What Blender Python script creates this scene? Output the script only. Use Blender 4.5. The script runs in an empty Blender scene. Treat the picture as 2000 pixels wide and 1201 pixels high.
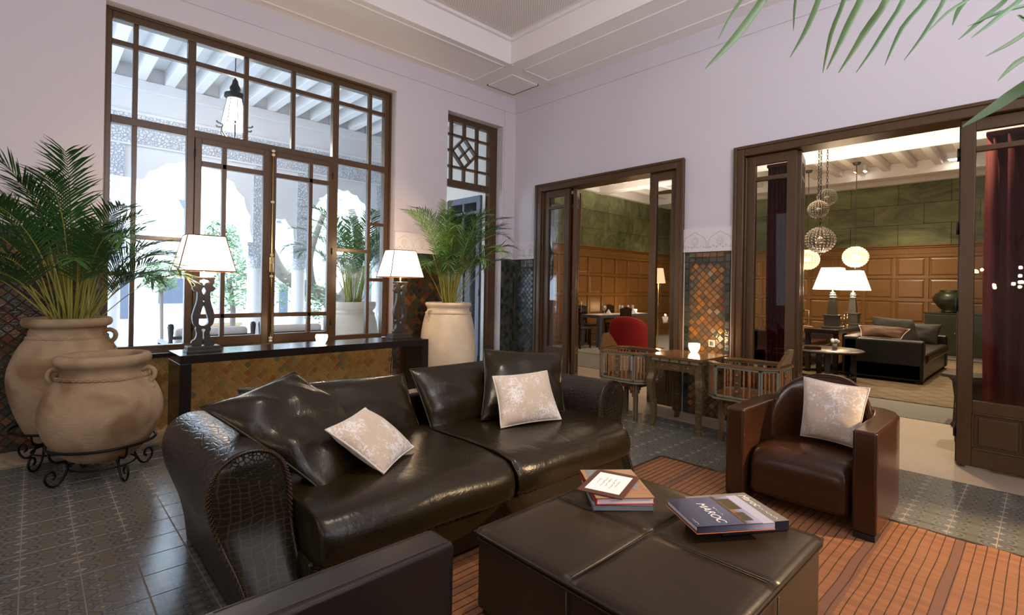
import bpy, bmesh, math, random
from mathutils import Vector, Matrix, noise
random.seed(7)
S = bpy.context.scene
COL = S.collection
PI = math.pi

# ------------------------------------------------------------ camera
def set_camera():
    yaw, pitch, roll = math.radians(46.57), math.radians(0.0633), math.radians(0.935)
    f = Vector((math.cos(yaw)*math.cos(pitch), math.sin(yaw)*math.cos(pitch), math.sin(pitch)))
    r = Vector((math.sin(yaw), -math.cos(yaw), 0)); u = r.cross(f)
    c, s = math.cos(roll), math.sin(roll)
    r, u = c*r + s*u, -s*r + c*u
    cam = bpy.data.cameras.new('camera'); o = bpy.data.objects.new('camera', cam); COL.objects.link(o)
    cam.sensor_width = 36; cam.lens = 989.8/2000*36; cam.shift_y = -39.4/2000
    cam.clip_start = .02; cam.clip_end = 200
    M = Matrix((r, u, -f)).transposed().to_4x4(); M.translation = (0, 0, 1.32)
    o.matrix_world = M
    S.camera = o
set_camera()
S.view_settings.view_transform = 'Standard'
S.view_settings.look = 'None'
S.view_settings.gamma = 1
S.view_settings.use_curve_mapping = False
S.view_settings.exposure = EXPOSURE = 0.16

# ------------------------------------------------------------ sky and large lights
W = bpy.data.worlds.new('sky'); S.world = W; W.use_nodes = True
nt = W.node_tree; bg = nt.nodes['Background']
bg.inputs['Color'].default_value = (.64, .80, 1.0, 1); bg.inputs['Strength'].default_value = 8.0

def light(name, kind, loc, energy, color=(1, 1, 1), size=.1, size_y=None, target=None, spot=None, blend=.5):
    l = bpy.data.lights.new(name, kind); l.energy = energy; l.color = color
    if kind == 'AREA':
        l.size = size
        if size_y: l.shape = 'RECTANGLE'; l.size_y = size_y
    elif kind in ('POINT', 'SPOT'): l.shadow_soft_size = size
    if kind == 'SPOT': l.spot_size = math.radians(spot); l.spot_blend = blend
    o = bpy.data.objects.new(name, l); COL.objects.link(o); o.location = loc
    if target is not None:
        o.rotation_euler = (Vector(target)-Vector(loc)).to_track_quat('-Z', 'Y').to_euler()
    return o
# added unseen area fills behind, beside and above the camera, no openings there
light('fill_behind', 'AREA', (.8, -2.4, 2.4), 38, (.93, .92, 1.0), 3.6, 2.0, (1.2, 5, 2.9))
light('fill_side', 'AREA', (-2.6, 3.2, 2.1), 14, (.86, .90, 1.0), 2.6, 2.2, (5, 3.0, 1.8))
light('ceiling_fill', 'AREA', (1.7, -1.3, 2.9), 95, (.95, .92, 1.0), 1.4, 1.4, (2.4, .4, 4.4))  # added upward fill that brightens the ceiling, no lamp stands here
# daylight in the courtyard loggia
light('sun', 'SUN', (0, 12, 9), 2.2, (1, .97, .92), target=(1.5, 14.5, 0))
# ceiling spotlights over the seating group (warm)
light('wall_spot', 'SPOT', (4.7, -2.3, 2.9), 1300, (1, .70, .40), .05, target=(2.95, .25, .1), spot=38, blend=.6)
light('ceiling_spot', 'SPOT', (.2, 1.8, 3.9), 80, (1, .80, .55), .05, target=(.45, 4.6, .6), spot=42, blend=.7)
light('ceiling_spot', 'SPOT', (1.6, 1.2, 3.9), 190, (1, .82, .6), .05, target=(2.2, 2.6, .4), spot=60, blend=.8)
light('ceiling_spot', 'SPOT', (3.2, 3.2, 3.9), 200, (1, .80, .55), .04, target=(3.75, 5.1, .7), spot=40, blend=.6)

# ------------------------------------------------------------ mesh builder
class MB:
    def __init__(s): s.v = []; s.f = []; s.uv = None
    def add(s, vs, fs):
        n = len(s.v); s.v += [tuple(p) for p in vs]; s.f += [tuple(i+n for i in q) for q in fs]; return s
    def box(s, x0, x1, y0, y1, z0, z1, M=None):
        vs = [Vector((x, y, z)) for z in (z0, z1) for y in (y0, y1) for x in (x0, x1)]
        if M is not None: vs = [M @ p for p in vs]
        return s.add(vs, [(0, 2, 3, 1), (4, 5, 7, 6), (0, 1, 5, 4), (2, 6, 7, 3), (0, 4, 6, 2), (1, 3, 7, 5)])
    def loft(s, rings, closed=True, caps=True):
        n = len(rings[0]); vs = [p for r in rings for p in r]; fs = []
        for i in range(len(rings)-1):
            for j in range(n if closed else n-1):
                k = (j+1) % n
                fs.append((i*n+j, i*n+k, (i+1)*n+k, (i+1)*n+j))
        if caps and closed:
            fs.append(tuple(reversed(range(n)))); fs.append(tuple((len(rings)-1)*n+j for j in range(n)))
        return s.add(vs, fs)
    def prism(s, poly, h0, h1, M=None, axis='z'):
        def P(a, b, c): return {'z': (a, b, c), 'y': (a, c, b), 'x': (c, a, b)}[axis]
        r = [[Vector(P(a, b, h)) for a, b in poly] for h in (h0, h1)]
        if M is not None: r = [[M @ p for p in q] for q in r]
        return s.loft(r)
    def tube(s, path, r, n=8, closed=False, caps=True):
        path = [Vector(p) for p in path]; m = len(path); rings = []
        up = None
        for i, p in enumerate(path):
            if closed: d = path[(i+1) % m]-path[i-1]
            else: d = path[min(i+1, m-1)]-path[max(i-1, 0)]
            if d.length < 1e-9: d = Vector((0, 0, 1))
            d.normalize()
            if up is None:
                up = Vector((0, 0, 1)) if abs(d.z) < .9 else Vector((1, 0, 0))
            a = d.cross(up)
            if a.length < 1e-6: a = d.orthogonal()
            a.normalize(); b = a.cross(d); up = b
            rr = r[i] if isinstance(r, (list, tuple)) else r
            rings.append([p+rr*(math.cos(2*PI*k/n)*a+math.sin(2*PI*k/n)*b) for k in range(n)])
        if closed: rings.append(rings[0])
        return s.loft(rings, caps=caps and not closed)
    def lathe(s, prof, n=32, c=(0, 0, 0), wob=0, caps=True):
        rings = []
        for r, z in prof:
            rings.append([(c[0]+r*math.cos(2*PI*k/n)*(1+wob*noise.noise((math.cos(2*PI*k/n)*1.5, math.sin(2*PI*k/n)*1.5, z*3))),
                           c[1]+r*math.sin(2*PI*k/n)*(1+wob*noise.noise((math.cos(2*PI*k/n)*1.5+7, math.sin(2*PI*k/n)*1.5, z*3))),
                           c[2]+z) for k in range(n)])
        return s.loft(rings, caps=caps)
    def sphere(s, c, r, n=12, m=8, sz=1):
        return s.lathe([(max(1e-4, r*math.sin(PI*i/m)), -r*sz*math.cos(PI*i/m)) for i in range(m+1)], n, c)
    def mesh(s, name, m=None, smooth=False, origin=(0, 0, 0)):
        me = bpy.data.meshes.new(name); o = Vector(origin)
        me.from_pydata([tuple(Vector(p)-o) for p in s.v], [], s.f); me.update()
        bm = bmesh.new(); bm.from_mesh(me); bmesh.ops.recalc_face_normals(bm, faces=bm.faces)
        bm.to_mesh(me); bm.free()
        if s.uv:
            l = me.uv_layers.new(name='UVMap')
            for lp in me.loops: l.data[lp.index].uv = s.uv(me.vertices[lp.vertex_index].co)
        if smooth:
            for p in me.polygons: p.use_smooth = True
        if m is not None: me.materials.append(m)
        return me

def link(name, me, parent=None, loc=(0, 0, 0), rot=(0, 0, 0)):
    o = bpy.data.objects.new(name, me); COL.objects.link(o); o.location = loc; o.rotation_euler = rot
    if parent: o.parent = parent
    return o
def obj(name, mb, m, parent=None, smooth=False, bevel=0, subsurf=0, world=False, segs=2, autosm=None, loc=(0, 0, 0), rot=(0, 0, 0)):
    """one mesh object; world=True: vertices are in world metres and parent is an unrotated Empty"""
    org = parent.location if (world and parent) else (0, 0, 0)
    me = mb.mesh(name, m, smooth or bevel > 0, org)
    o = link(name, me, parent, loc, rot)
    if bevel:
        b = o.modifiers.new('bevel', 'BEVEL'); b.width = bevel; b.segments = segs; b.limit_method = 'ANGLE'; b.angle_limit = math.radians(35)
        b.harden_normals = True
    if subsurf:
        q = o.modifiers.new('sub', 'SUBSURF'); q.levels = q.render_levels = subsurf
    return o
def tag(o, label, cat, group=None, kind=None):
    o['label'] = label; o['category'] = cat
    if group: o['group'] = group
    if kind: o['kind'] = kind
    return o
def thing(name, label, cat, loc=(0, 0, 0), rz=0, group=None):
    o = bpy.data.objects.new(name, None); COL.objects.link(o); o.empty_display_size = .1
    o.location = loc; o.rotation_euler = (0, 0, rz)
    return tag(o, label, cat, group)
def struct(name, mb=None, m=None, **k):
    o = obj(name, mb, m, **k) if mb else None
    if o is None:
        o = bpy.data.objects.new(name, None); COL.objects.link(o)
    o['kind'] = 'structure'; return o
def dup(o, parent=None, label=None, loc=None, rz=None):
    c = o.copy(); COL.objects.link(c)
    if parent: c.parent = parent
    if label: c['label'] = label
    if loc is not None: c.location = loc
    if rz is not None: c.rotation_euler = (0, 0, rz)
    for ch in list(o.children):
        dup(ch, c)
    return c
def T(x=0, y=0, z=0, rz=0, rx=0, ry=0):
    return Matrix.Translation((x, y, z)) @ Matrix.Rotation(rz, 4, 'Z') @ Matrix.Rotation(ry, 4, 'Y') @ Matrix.Rotation(rx, 4, 'X')
def smooth01(a, b, x):
    t = max(0, min(1, (x-a)/(b-a))); return t*t*(3-2*t)
def spline(pts, per=6, closed=False):
    pts = [Vector(p) for p in pts]; n = len(pts); out = []
    for i in range(n if closed else n-1):
        if closed: p0, p1, p2, p3 = pts[i-1], pts[i], pts[(i+1) % n], pts[(i+2) % n]
        else: p0, p1, p2, p3 = pts[max(i-1, 0)], pts[i], pts[i+1], pts[min(i+2, n-1)]
        for k in range(per):
            t = k/per
            out.append(.5*((2*p1)+(p2-p0)*t+(2*p0-5*p1+4*p2-p3)*t*t+(3*p1-p0-3*p2+p3)*t**3))
    if not closed: out.append(pts[-1])
    return out

# ------------------------------------------------------------ materials
class E:
    def __init__(s, t, k): s.t = t; s.k = k
    def _m(s, op, o=None, o2=None):
        n = s.t.nodes.new('ShaderNodeMath'); n.operation = op
        for i, q in enumerate((s, o, o2)):
            if q is None: continue
            if isinstance(q, E): s.t.links.new(q.k, n.inputs[i])
            else: n.inputs[i].default_value = q
        return E(s.t, n.outputs[0])
    def __add__(s, o): return s._m('ADD', o)
    def __sub__(s, o): return s._m('SUBTRACT', o)
    def __mul__(s, o): return s._m('MULTIPLY', o)
    def __truediv__(s, o): return s._m('DIVIDE', o)
    def abs(s): return s._m('ABSOLUTE')
    def frac(s): return s._m('FRACT')
    def floor(s): return s._m('FLOOR')
    def sqrt(s): return s._m('SQRT')
    def sin(s): return s._m('SINE')
    def min(s, o): return s._m('MINIMUM', o)
    def max(s, o): return s._m('MAXIMUM', o)
    def lt(s, o): return s._m('LESS_THAN', o)
    def gt(s, o): return s._m('GREATER_THAN', o)
    def band(s, a, b): return s.gt(a)*s.lt(b)
def hyp(a, b): return (a*a+b*b).sqrt()
class Mat:
    def __init__(s, name):
        s.m = bpy.data.materials.new(name); s.m.use_nodes = True; s.t = s.m.node_tree; s.n = s.t.nodes
        s.b = s.n['Principled BSDF']; s.out = s.n['Material Output']
    def node(s, ty, **k):
        n = s.n.new(ty)
        for a, v in k.items(): setattr(n, a, v)
        return n
    def put(s, sock, v):
        if isinstance(v, E): s.t.links.new(v.k, sock)
        elif hasattr(v, 'is_output'): s.t.links.new(v, sock)
        elif isinstance(v, (tuple, list)) and len(v) == 3 and sock.type == 'RGBA': sock.default_value = (*v, 1)
        else: sock.default_value = v
    def set(s, **k):
        names = dict(color='Base Color', rough='Roughness', metal='Metallic', spec='Specular IOR Level', normal='Normal', emit='Emission Color',
                     power='Emission Strength', alpha='Alpha', trans='Transmission Weight', ior='IOR', coat='Coat Weight', coatr='Coat Roughness', sheen='Sheen Weight', sub='Subsurface Weight')
        for a, v in k.items(): s.put(s.b.inputs[names[a]], v)
        return s
    def coord(s, kind='Object', scale=(1, 1, 1), rot=(0, 0, 0), loc=(0, 0, 0)):
        if kind == 'World': c = s.node('ShaderNodeNewGeometry').outputs['Position']
        else: c = s.node('ShaderNodeTexCoord').outputs[kind]
        mp = s.node('ShaderNodeMapping'); s.t.links.new(c, mp.inputs[0])
        mp.inputs['Scale'].default_value = scale; mp.inputs['Rotation'].default_value = rot; mp.inputs['Location'].default_value = loc
        return mp.outputs[0]
    def xyz(s, v):
        n = s.node('ShaderNodeSeparateXYZ'); s.t.links.new(v, n.inputs[0]); return [E(s.t, o) for o in n.outputs]
    def noise(s, v, scale=5, detail=3, rough=.5, dist=0):
        n = s.node('ShaderNodeTexNoise'); s.t.links.new(v, n.inputs['Vector']); n.inputs['Scale'].default_value = scale
        n.inputs['Detail'].default_value = detail; n.inputs['Roughness'].default_value = rough; n.inputs['Distortion'].default_value = dist
        return E(s.t, n.outputs['Fac'])
    def voro(s, v, scale=5, feature='F1', rnd=1, out='Distance'):
        n = s.node('ShaderNodeTexVoronoi', feature=feature); s.t.links.new(v, n.inputs['Vector']); n.inputs['Scale'].default_value = scale
        n.inputs['Randomness'].default_value = rnd
        return E(s.t, n.outputs[out])
    def wave(s, v, scale=5, dist=2, detail=2, dirn='X', kind='BANDS'):
        n = s.node('ShaderNodeTexWave', wave_type=kind); n.bands_direction = dirn
        s.t.links.new(v, n.inputs['Vector']); n.inputs['Scale'].default_value = scale; n.inputs['Distortion'].default_value = dist; n.inputs['Detail'].default_value = detail
        return E(s.t, n.outputs['Fac'])
    def mix(s, f, a, b):
        n = s.node('ShaderNodeMix', data_type='RGBA'); s.put(n.inputs[0], f); s.put(n.inputs[6], a); s.put(n.inputs[7], b); return n.outputs[2]
    def ramp(s, f, stops, interp='LINEAR'):
        n = s.node('ShaderNodeValToRGB'); s.put(n.inputs[0], f); r = n.color_ramp; r.interpolation = interp
        while len(r.elements) < len(stops): r.elements.new(.5)
        for e, (p, c) in zip(r.elements, stops): e.position = p; e.color = (*c, 1) if len(c) == 3 else c
        return n.outputs[0]
    def bump(s, h, strength=.3, dist=.01, normal=None):
        n = s.node('ShaderNodeBump'); s.put(n.inputs['Height'], h); n.inputs['Strength'].default_value = strength; n.inputs['Distance'].default_value = dist
        if normal is not None: s.t.links.new(normal, n.inputs['Normal'])
        return n.outputs[0]
    def rnd(s):
        a = E(s.t, s.node('ShaderNodeObjectInfo').outputs['Random']); g = s.node('ShaderNodeNewGeometry')
        return (a+E(s.t, g.outputs['Random Per Island'])).frac()
def g3(v): return (v, v, v)
def simple(name, col, rough=.5, metal=0, col2=None, vs=6, bs=None, bstr=.2, bd=.005, kind='Object', scale=(1, 1, 1), **k):
    M = Mat(name); v = M.coord(kind, scale)
    if col2: M.set(color=M.mix(M.noise(v, vs, 4, .6), col, col2))
    else: M.set(color=col)
    M.set(rough=rough, metal=metal, **k)
    if bs: M.set(normal=M.bump(M.noise(v, bs, 4, .6), bstr, bd))
    return M.m
def wood(name, c1, c2, rough=.35, scale=(14, 14, 1.2), coat=0, kind='Object'):
    M = Mat(name); v = M.coord(kind, scale); w = M.noise(v, 2.2, 6, .65, 1.2); g = M.noise(v, 14, 3, .6)
    M.set(color=M.mix((w*.75+g*.3).min(1), c1, c2), rough=rough, normal=M.bump(w, .12, .002), coat=coat)
    return M.m
def emis(name, col, power, base=(.8, .8, .8)):
    M = Mat(name); M.set(color=base, emit=col, power=power, rough=.6); return M.m

m = {}
M = Mat('plaster_wall'); v = M.coord('World'); M.set(color=M.mix(M.noise(v, 1.2, 3), (.635, .605, .655), (.665, .63, .68)), rough=.75, normal=M.bump(M.noise(v, 60, 3), .03, .002)); m['wall'] = M.m
m['ceiling'] = simple('plaster_ceiling', (.86, .82, .80), .8, kind='World', bs=40, bstr=.03)
M = Mat('ribbed_plaster'); v = M.coord('World', rot=(0, 0, PI/4)); x, y, z = M.xyz(v); r = (x*40).frac()
M.set(color=M.mix(r.lt(.3), (.78, .74, .73), (.60, .57, .57)), rough=.8, normal=M.bump(r, .6, .01)); m['ribbed'] = M.m
m['white'] = simple('white_plaster', (.83, .83, .84), .8, kind='World')
M = Mat('carved_stucco'); v = M.coord('World'); a = M.voro(v, 26, 'DISTANCE_TO_EDGE'); b = M.voro(v, 9, 'F1')
h = (a*6).min(1)*((b*9).sin()*.3+.7)
M.set(color=M.ramp(h, [(0, (.44, .47, .55)), (.5, (.82, .83, .87))]), rough=.85, normal=M.bump(h, .8, .02)); m['carved'] = M.m
M = Mat('stucco_frieze'); v = M.coord('World'); a = M.voro(v, 34, 'DISTANCE_TO_EDGE')
h = (a*5).min(1); M.set(color=M.ramp(h, [(0, (.50, .47, .49)), (.5, (.70, .66, .69))]), rough=.8, normal=M.bump(h, .5, .008)); m['frieze'] = M.m
m['friezeflat'] = simple('stucco_plain', (.72, .68, .71), .8)
m['frame'] = wood('stained_frame_wood', (.046, .023, .008), (.105, .053, .018), .32)
m['panelwood'] = wood('panel_oak', (.16, .078, .018), (.29, .145, .042), .33)
m['blackwood'] = wood('black_wood', (.010, .008, .008), (.022, .016, .014), .16)
m['darkwood'] = wood('dark_wood', (.02, .013, .01), (.045, .03, .02), .3)
m['bluedoor'] = wood('grey_painted_wood', (.075, .085, .12), (.10, .11, .15), .4)
m['curtain'] = simple('red_curtain', (.11, .007, .005), .8, col2=(.17, .010, .007))
m['redfab'] = simple('red_velvet', (.30, .003, .006), .7, col2=(.38, .004, .010))
m['clay'] = None
M = Mat('fired_clay'); v = M.coord('Object'); n1 = M.noise(v, 2.3, 5, .6, .6); n2 = M.noise(M.coord('Object', (1, 1, 4)), 11, 5, .7)
n3 = M.noise(v, 3.4, 2, .5, .3); M.set(color=M.mix((n3*6-2.9).max(0).min(.85), M.mix((n1*1.6-.4+n2*.25).max(0).min(1), (.25, .155, .080), (.48, .36, .235)), (.19, .105, .045)), rough=.85, normal=M.bump(n2+n1, .35, .01)); m['clay'] = M.m
M = Mat('pale_clay'); v = M.coord('Object'); n1 = M.noise(v, 3, 5, .6, .6); n2 = M.noise(M.coord('Object', (1, 1, 5)), 12, 5, .7)
M.set(color=M.mix((n1*1.2-.2+n2*.2).max(0).min(1), (.52, .40, .27), (.78, .68, .54)), rough=.85, normal=M.bump(n2+n1, .3, .01)); m['clay2'] = M.m
m['soil'] = simple('soil', (.03, .02, .012), .95, bs=60, bstr=1)
m['iron'] = simple('wrought_iron', (.008, .008, .009), .38, .7)
m['leaf'] = simple('palm_leaf', (.020, .085, .020), .42, col2=(.055, .155, .03), vs=3)
m['leaf2'] = simple('bright_palm_leaf', (.045, .12, .03), .45, col2=(.11, .20, .045), vs=3)
m['leafdry'] = simple('dry_leaf_tip', (.45, .38, .28), .7)
m['cane'] = simple('palm_cane', (.22, .27, .04), .5, col2=(.40, .34, .07), vs=5)
def leather(name, c1, c2, rough, wr=9, ws=.5, grain=160):
    M = Mat(name); v = M.coord('Object'); n = M.noise(v, wr, 6, .58, 1.0); g = M.voro(v, grain); p = M.noise(v, 3, 3)
    b1 = M.bump(n, ws, .02); M.set(color=M.mix(p, c1, c2), rough=rough, normal=M.bump(g, .08, .002, b1), spec=.36); return M.m
m['leather'] = leather('dark_leather', (.011, .0075, .0025), (.023, .016, .006), .25, 4, .42)
m['leather_flat'] = leather('ottoman_leather', (.022, .014, .007), (.034, .022, .012), .34, 4, .12)
m['leather_brown'] = leather('brown_leather', (.034, .013, .006), (.056, .021, .009), .21, 3, .12)
m['leather_fg'] = leather('deep_brown_leather', (.020, .013, .010), (.031, .021, .016), .34, 3, .10)
M = Mat('croc_leather'); v = M.coord('Object', (1, .5, 1)); x, y, z = M.xyz(v)
nz = M.noise(v, 6, 2); nz2 = M.noise(v, 22, 2); fx = ((x*27+nz*2.0+nz2*.5).frac()-.5).abs(); fz = ((z*44+nz*3.2+nz2*.9).frac()-.5).abs()
h = (fx.gt(.42)+fz.gt(.40)).min(1); vv = M.voro(v, 60, 'DISTANCE_TO_EDGE')
sc = (M.noise(v, 3, 1)).gt(.52); hh = h*(sc*-1+1)+((vv*10).min(1)*-1+1)*sc
M.set(color=M.mix(hh, (.012, .009, .004), (.034, .026, .013)), spec=.38, rough=.34, normal=M.bump(hh*-1, .9, .006)); m['croc'] = M.m
M = Mat('croc_leather_fine'); v = M.coord('Object', (1, .6, 1)); vv = (M.voro(v, 34, 'DISTANCE_TO_EDGE')*8).min(1)
M.set(color=M.mix(vv, (.014, .010, .008), (.024, .017, .013)), rough=.30, normal=M.bump(vv, .35, .004)); m['crocfine'] = M.m
m['thread'] = simple('tan_stitching', (.10, .045, .018), .6)
m['seam'] = simple('leather_seam', (.045, .030, .018), .5)
M = Mat('crushed_velvet'); v = M.coord('Object', (1, 1, 1.0)); n = M.noise(v, 42, 8, .8, 1.2); n5 = M.noise(v, 7, 3); f = M.ramp(n+n5*.5, [(.76, g3(0)), (.82, g3(1))])
M.set(color=M.mix(f, (.60, .48, .37), (.82, .79, .79)), rough=.6, sheen=.5, normal=M.bump(n, .35, .01)); m['velvet'] = M.m
m['cream'] = simple('cream_fabric', (.66, .60, .53), .85)
m['steel'] = simple('dark_metal', (.10, .095, .085), .4, .6, bs=8)
m['lampbody'] = simple('pewter_lamp_body', (.055, .045, .036), .42, .3, col2=(.03, .025, .02))
m['brass'] = simple('brass', (.75, .55, .25), .25, 1)
m['chrome'] = simple('chrome', (.7, .7, .7), .15, 1)
m['ivory'] = simple('ivory', (.7, .64, .5), .4)
m['shade'] = emis('lit_lamp_shade', (1, .88, .70), 1.5, (.9, .85, .75))
m['shade2'] = emis('soft_lamp_shade', (1, .62, .36), .75, (.8, .6, .4))
m['trimcord'] = simple('shade_trim', (.16, .045, .012), .7)
m['flame'] = emis('candle_glass_lit', (1, .84, .55), 9)
m['bulb'] = emis('bulb', (1, .75, .45), 22)
m['mirrored'] = emis('bright_glass_ball', (1, .72, .42), 90)
m['bulbw'] = emis('white_bulb', (1, .92, .8), 14)
m['lantern'] = emis('lantern_lit_glass', (1, .97, .9), 3.5)
M = Mat('glass_pane'); tr = M.node('ShaderNodeBsdfTransparent'); gl = M.node('ShaderNodeBsdfGlossy'); gl.inputs['Roughness'].default_value = .0
tr.inputs[0].default_value = (.94, .96, .97, 1)
fr = M.node('ShaderNodeFresnel'); fr.inputs[0].default_value = 1.35; mx = M.node('ShaderNodeMixShader')
M.t.links.new(fr.outputs[0], mx.inputs[0]); M.t.links.new(tr.outputs[0], mx.inputs[1]); M.t.links.new(gl.outputs[0], mx.inputs[2]); M.t.links.new(mx.outputs[0], M.out.inputs[0]); m['glass'] = M.m
M = Mat('crystal'); M.set(color=(.75, .68, .58), rough=.12, metal=.55); m['crystal'] = M.m
M = Mat('lit_crystal'); M.set(color=(1, .8, .55), rough=.2, emit=(1, .62, .30), power=1.1); m['crystal_lit'] = M.m
m['clear'] = simple('clear_glassware', (.55, .52, .5), .05, .5)
m['stone'] = simple('sandstone', (.40, .31, .22), .42, col2=(.50, .40, .30), vs=5, kind='World', bs=30, bstr=.05)
m['grout'] = simple('grout', (.27, .24, .20), .8)
m['grout_dark'] = simple('dark_grout', (.05, .04, .03), .8)
m['grout_tan'] = simple('tan_grout', (.36, .27, .14), .8)
M = Mat('green_slate'); v = M.coord('World', (1, .35, 1)); n = M.noise(v, 2.2, 6, .7, 1.5); r = M.rnd()
M.set(color=M.mix((n*2.0+r*.3-.65).min(1).max(0), (.030, .046, .012), (.30, .33, .16)), rough=.34, normal=M.bump(n, .3, .02)); m['slate'] = M.m
# zellige: glazed tiles, every tile its own colour
def zellige(name, stops, rough=.14):
    M = Mat(name); r = M.rnd(); v = M.coord('World'); n = M.noise(v, 70, 2); n2 = M.noise(v, 22, 2)
    M.set(color=M.ramp(r, stops, 'CONSTANT'), rough=rough, normal=M.bump(n+n2, .45, .005)); return M.m
TAN = [(0, (.27, .155, .04)), (.2, (.31, .19, .055)), (.4, (.24, .13, .035)), (.58, (.28, .18, .06)), (.72, (.18, .14, .045)), (.80, (.33, .18, .04)), (.90, (.24, .10, .03)), (.96, (.12, .11, .055))]
DRK = [(0, (.05, .028, .012)), (.2, (.075, .035, .012)), (.4, (.03, .028, .014)), (.58, (.11, .03, .012)), (.7, (.02, .022, .02)), (.82, (.13, .065, .015)), (.93, (.035, .045, .02))]
MIX = [(0, (.19, .105, .045)), (.2, (.14, .085, .04)), (.4, (.25, .13, .045)), (.55, (.12, .085, .055)), (.7, (.36, .15, .03)), (.8, (.17, .06, .025)), (.88, (.07, .085, .05)), (.94, (.28, .20, .13))]
BLU = [(0, (.035, .045, .05)), (.25, (.06, .07, .08)), (.5, (.025, .04, .045)), (.75, (.08, .06, .04)), (.9, (.02, .02, .02))]
m['z_tan'] = zellige('tan_zellige', TAN, .25); m['z_dark'] = zellige('dark_zellige', DRK, .16); m['z_mix'] = zellige('brown_zellige', MIX, .10)
m['z_blue'] = zellige('slate_blue_zellige', BLU, .14); m['z_edge'] = zellige('green_black_zellige', [(0, (.03, .05, .035)), (.3, (.06, .06, .05)), (.6, (.02, .03, .02)), (.85, (.09, .09, .08))], .14)
# patterned cement tiles (UV of each tile's top)
def cement(name, kind):
    M = Mat(name); uv = M.node('ShaderNodeTexCoord').outputs['UV']; u, v_, _ = M.xyz(uv)
    W_ = M.coord('World'); nz = M.noise(W_, 9, 3)
    base, dk, lt, pale = (.135, .125, .095), (.06, .075, .085), (.155, .165, .165), (.33, .30, .25)
    if kind == 'field':
        a = (u-.5).abs(); b = (v_-.5).abs()
        r1 = hyp(a-.25, b-.25); r0 = hyp(a, b); r2 = hyp(a-.5, b-.5); r3 = hyp(a-.5, b); r4 = hyp(a, b-.5)
        d = (a-.25).abs()+(b-.25).abs()
        dark = r1.band(.15, .185).max(r0.band(.20, .235)).max(r2.band(.20, .24)).max(r3.band(.10, .13)).max(r4.band(.10, .13))
        light_ = r1.band(.105, .15).max(r0.band(.235, .275)).max(r2.band(.24, .28)).max(r3.band(.07, .10)).max(r4.band(.07, .10))
        star = d.lt(.042)
    elif kind == 'oval':
        a = (u-.5).abs()*-1+.5; b = ((v_*2).frac()-.5).abs()
        e = hyp(a/.40, b/.46); st = a/.15+b/.19
        dark = e.band(.70, .84).max(e.band(.22, .45)).max(hyp(a-.5, b-.5).band(.13, .19))
        light_ = e.band(.84, .97).max(e.band(.5, .62)).max(hyp(a-.5, b-.5).band(.08, .13)); star = st.lt(1)
    else:
        a = ((u*3).frac()-.5).abs(); b = ((v_*3).frac()-.5).abs(); r = hyp(a, b); q = hyp(a-.5, b-.5)
        dark = r.band(.1, .24); light_ = r.lt(.1).max(q.band(.12, .3)); star = q.lt(.1)
        base, dk, lt, pale = (.07, .085, .085), (.025, .04, .045), (.15, .14, .11), (.22, .19, .13)
    c = M.mix(dark, base, dk); c = M.mix(light_, c, lt); c = M.mix(star, c, pale)
    c = M.mix(nz*.35, c, M.mix(nz, (.05, .05, .05), (.22, .2, .18)))
    M.set(color=c, rough=.24, normal=M.bump(M.noise(W_, 14, 3), .08, .004), spec=.6); return M.m
for k_ in ('field', 'oval', 'flower'): m['t_'+k_] = cement('cement_tile_'+k_, k_)
M = Mat('woven_reed'); v = M.coord('World'); x, y, z = M.xyz(v)
reed = M.noise(M.coord('World', (170, 5, 1)), 1, 4, .7); r2 = (x*150+M.noise(v, 4, 2)).frac(); big = M.noise(v, 2.5, 3); row = M.noise(M.coord('World', (26, .6, 1)), 1, 2)
bandm = ((y-.30).abs().lt(.022)).max((y-.62).abs().lt(.03)).max((y-1.20).abs().lt(.03)).max((y-1.75).abs().lt(.03))
c = M.mix((reed*1.6-.3).max(0).min(1), (.20, .075, .028), (.52, .23, .09)); c = M.mix(r2.lt(.25)*.7, c, (.09, .035, .016)); c = M.mix((row*2-.75).max(0).min(.55), c, (.16, .065, .035)); c = M.mix(bandm*.85, c, (.17, .08, .05))
M.set(color=c, rough=.45, normal=M.bump(r2+reed, .6, .004)); m['reed'] = M.m
M = Mat('herringbone_rug'); v = M.coord('World'); x, y, z = M.xyz(v); k1 = ((x+y)*3).frac().lt(.12).max(((x-y)*3).frac().lt(.12))
M.set(color=M.mix(k1, (.17, .12, .065), (.10, .07, .035)), rough=.9); m['herring'] = M.m
m['carpet'] = simple('mosaic_carpet', (.26, .24, .20), .9, col2=(.15, .15, .14), vs=40, kind='World')
m['carpet2'] = simple('dining_carpet', (.33, .31, .29), .9, col2=(.26, .24, .22), vs=30, kind='World')
M = Mat('inlaid_wood'); v = M.coord('Object'); a = M.voro(v, 55, 'DISTANCE_TO_EDGE', 0); b = M.voro(v, 55, 'F1', 0, 'Color')
x, y, z = M.xyz(v); g = (((x*62).frac().lt(.16)).max((z*62).frac().lt(.16)).max((y*62).frac().lt(.16)))*.45
M.set(color=M.mix(g, M.mix((M.noise(v, 40, 2)*1.6-.4).max(0).min(1), (.055, .032, .012), (.17, .10, .035)), (.17, .15, .09)), rough=.22); m['inlay'] = M.m
m['inlaytop'] = wood('walnut_inlay', (.13, .060, .018), (.22, .11, .035), .16)
m['inlayedge'] = simple('bone_strip', (.20, .19, .13), .35)
m['spindle'] = simple('turned_spindle', (.36, .15, .05), .35)
m['inlayred'] = simple('red_star_inlay', (.30, .07, .03), .35)
m['pages'] = simple('book_pages', (.72, .70, .74), .8)
m['paper'] = simple('paper', (.80, .77, .84), .7)
m['brownboard'] = simple('brown_leather_folder', (.08, .03, .018), .45)
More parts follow.
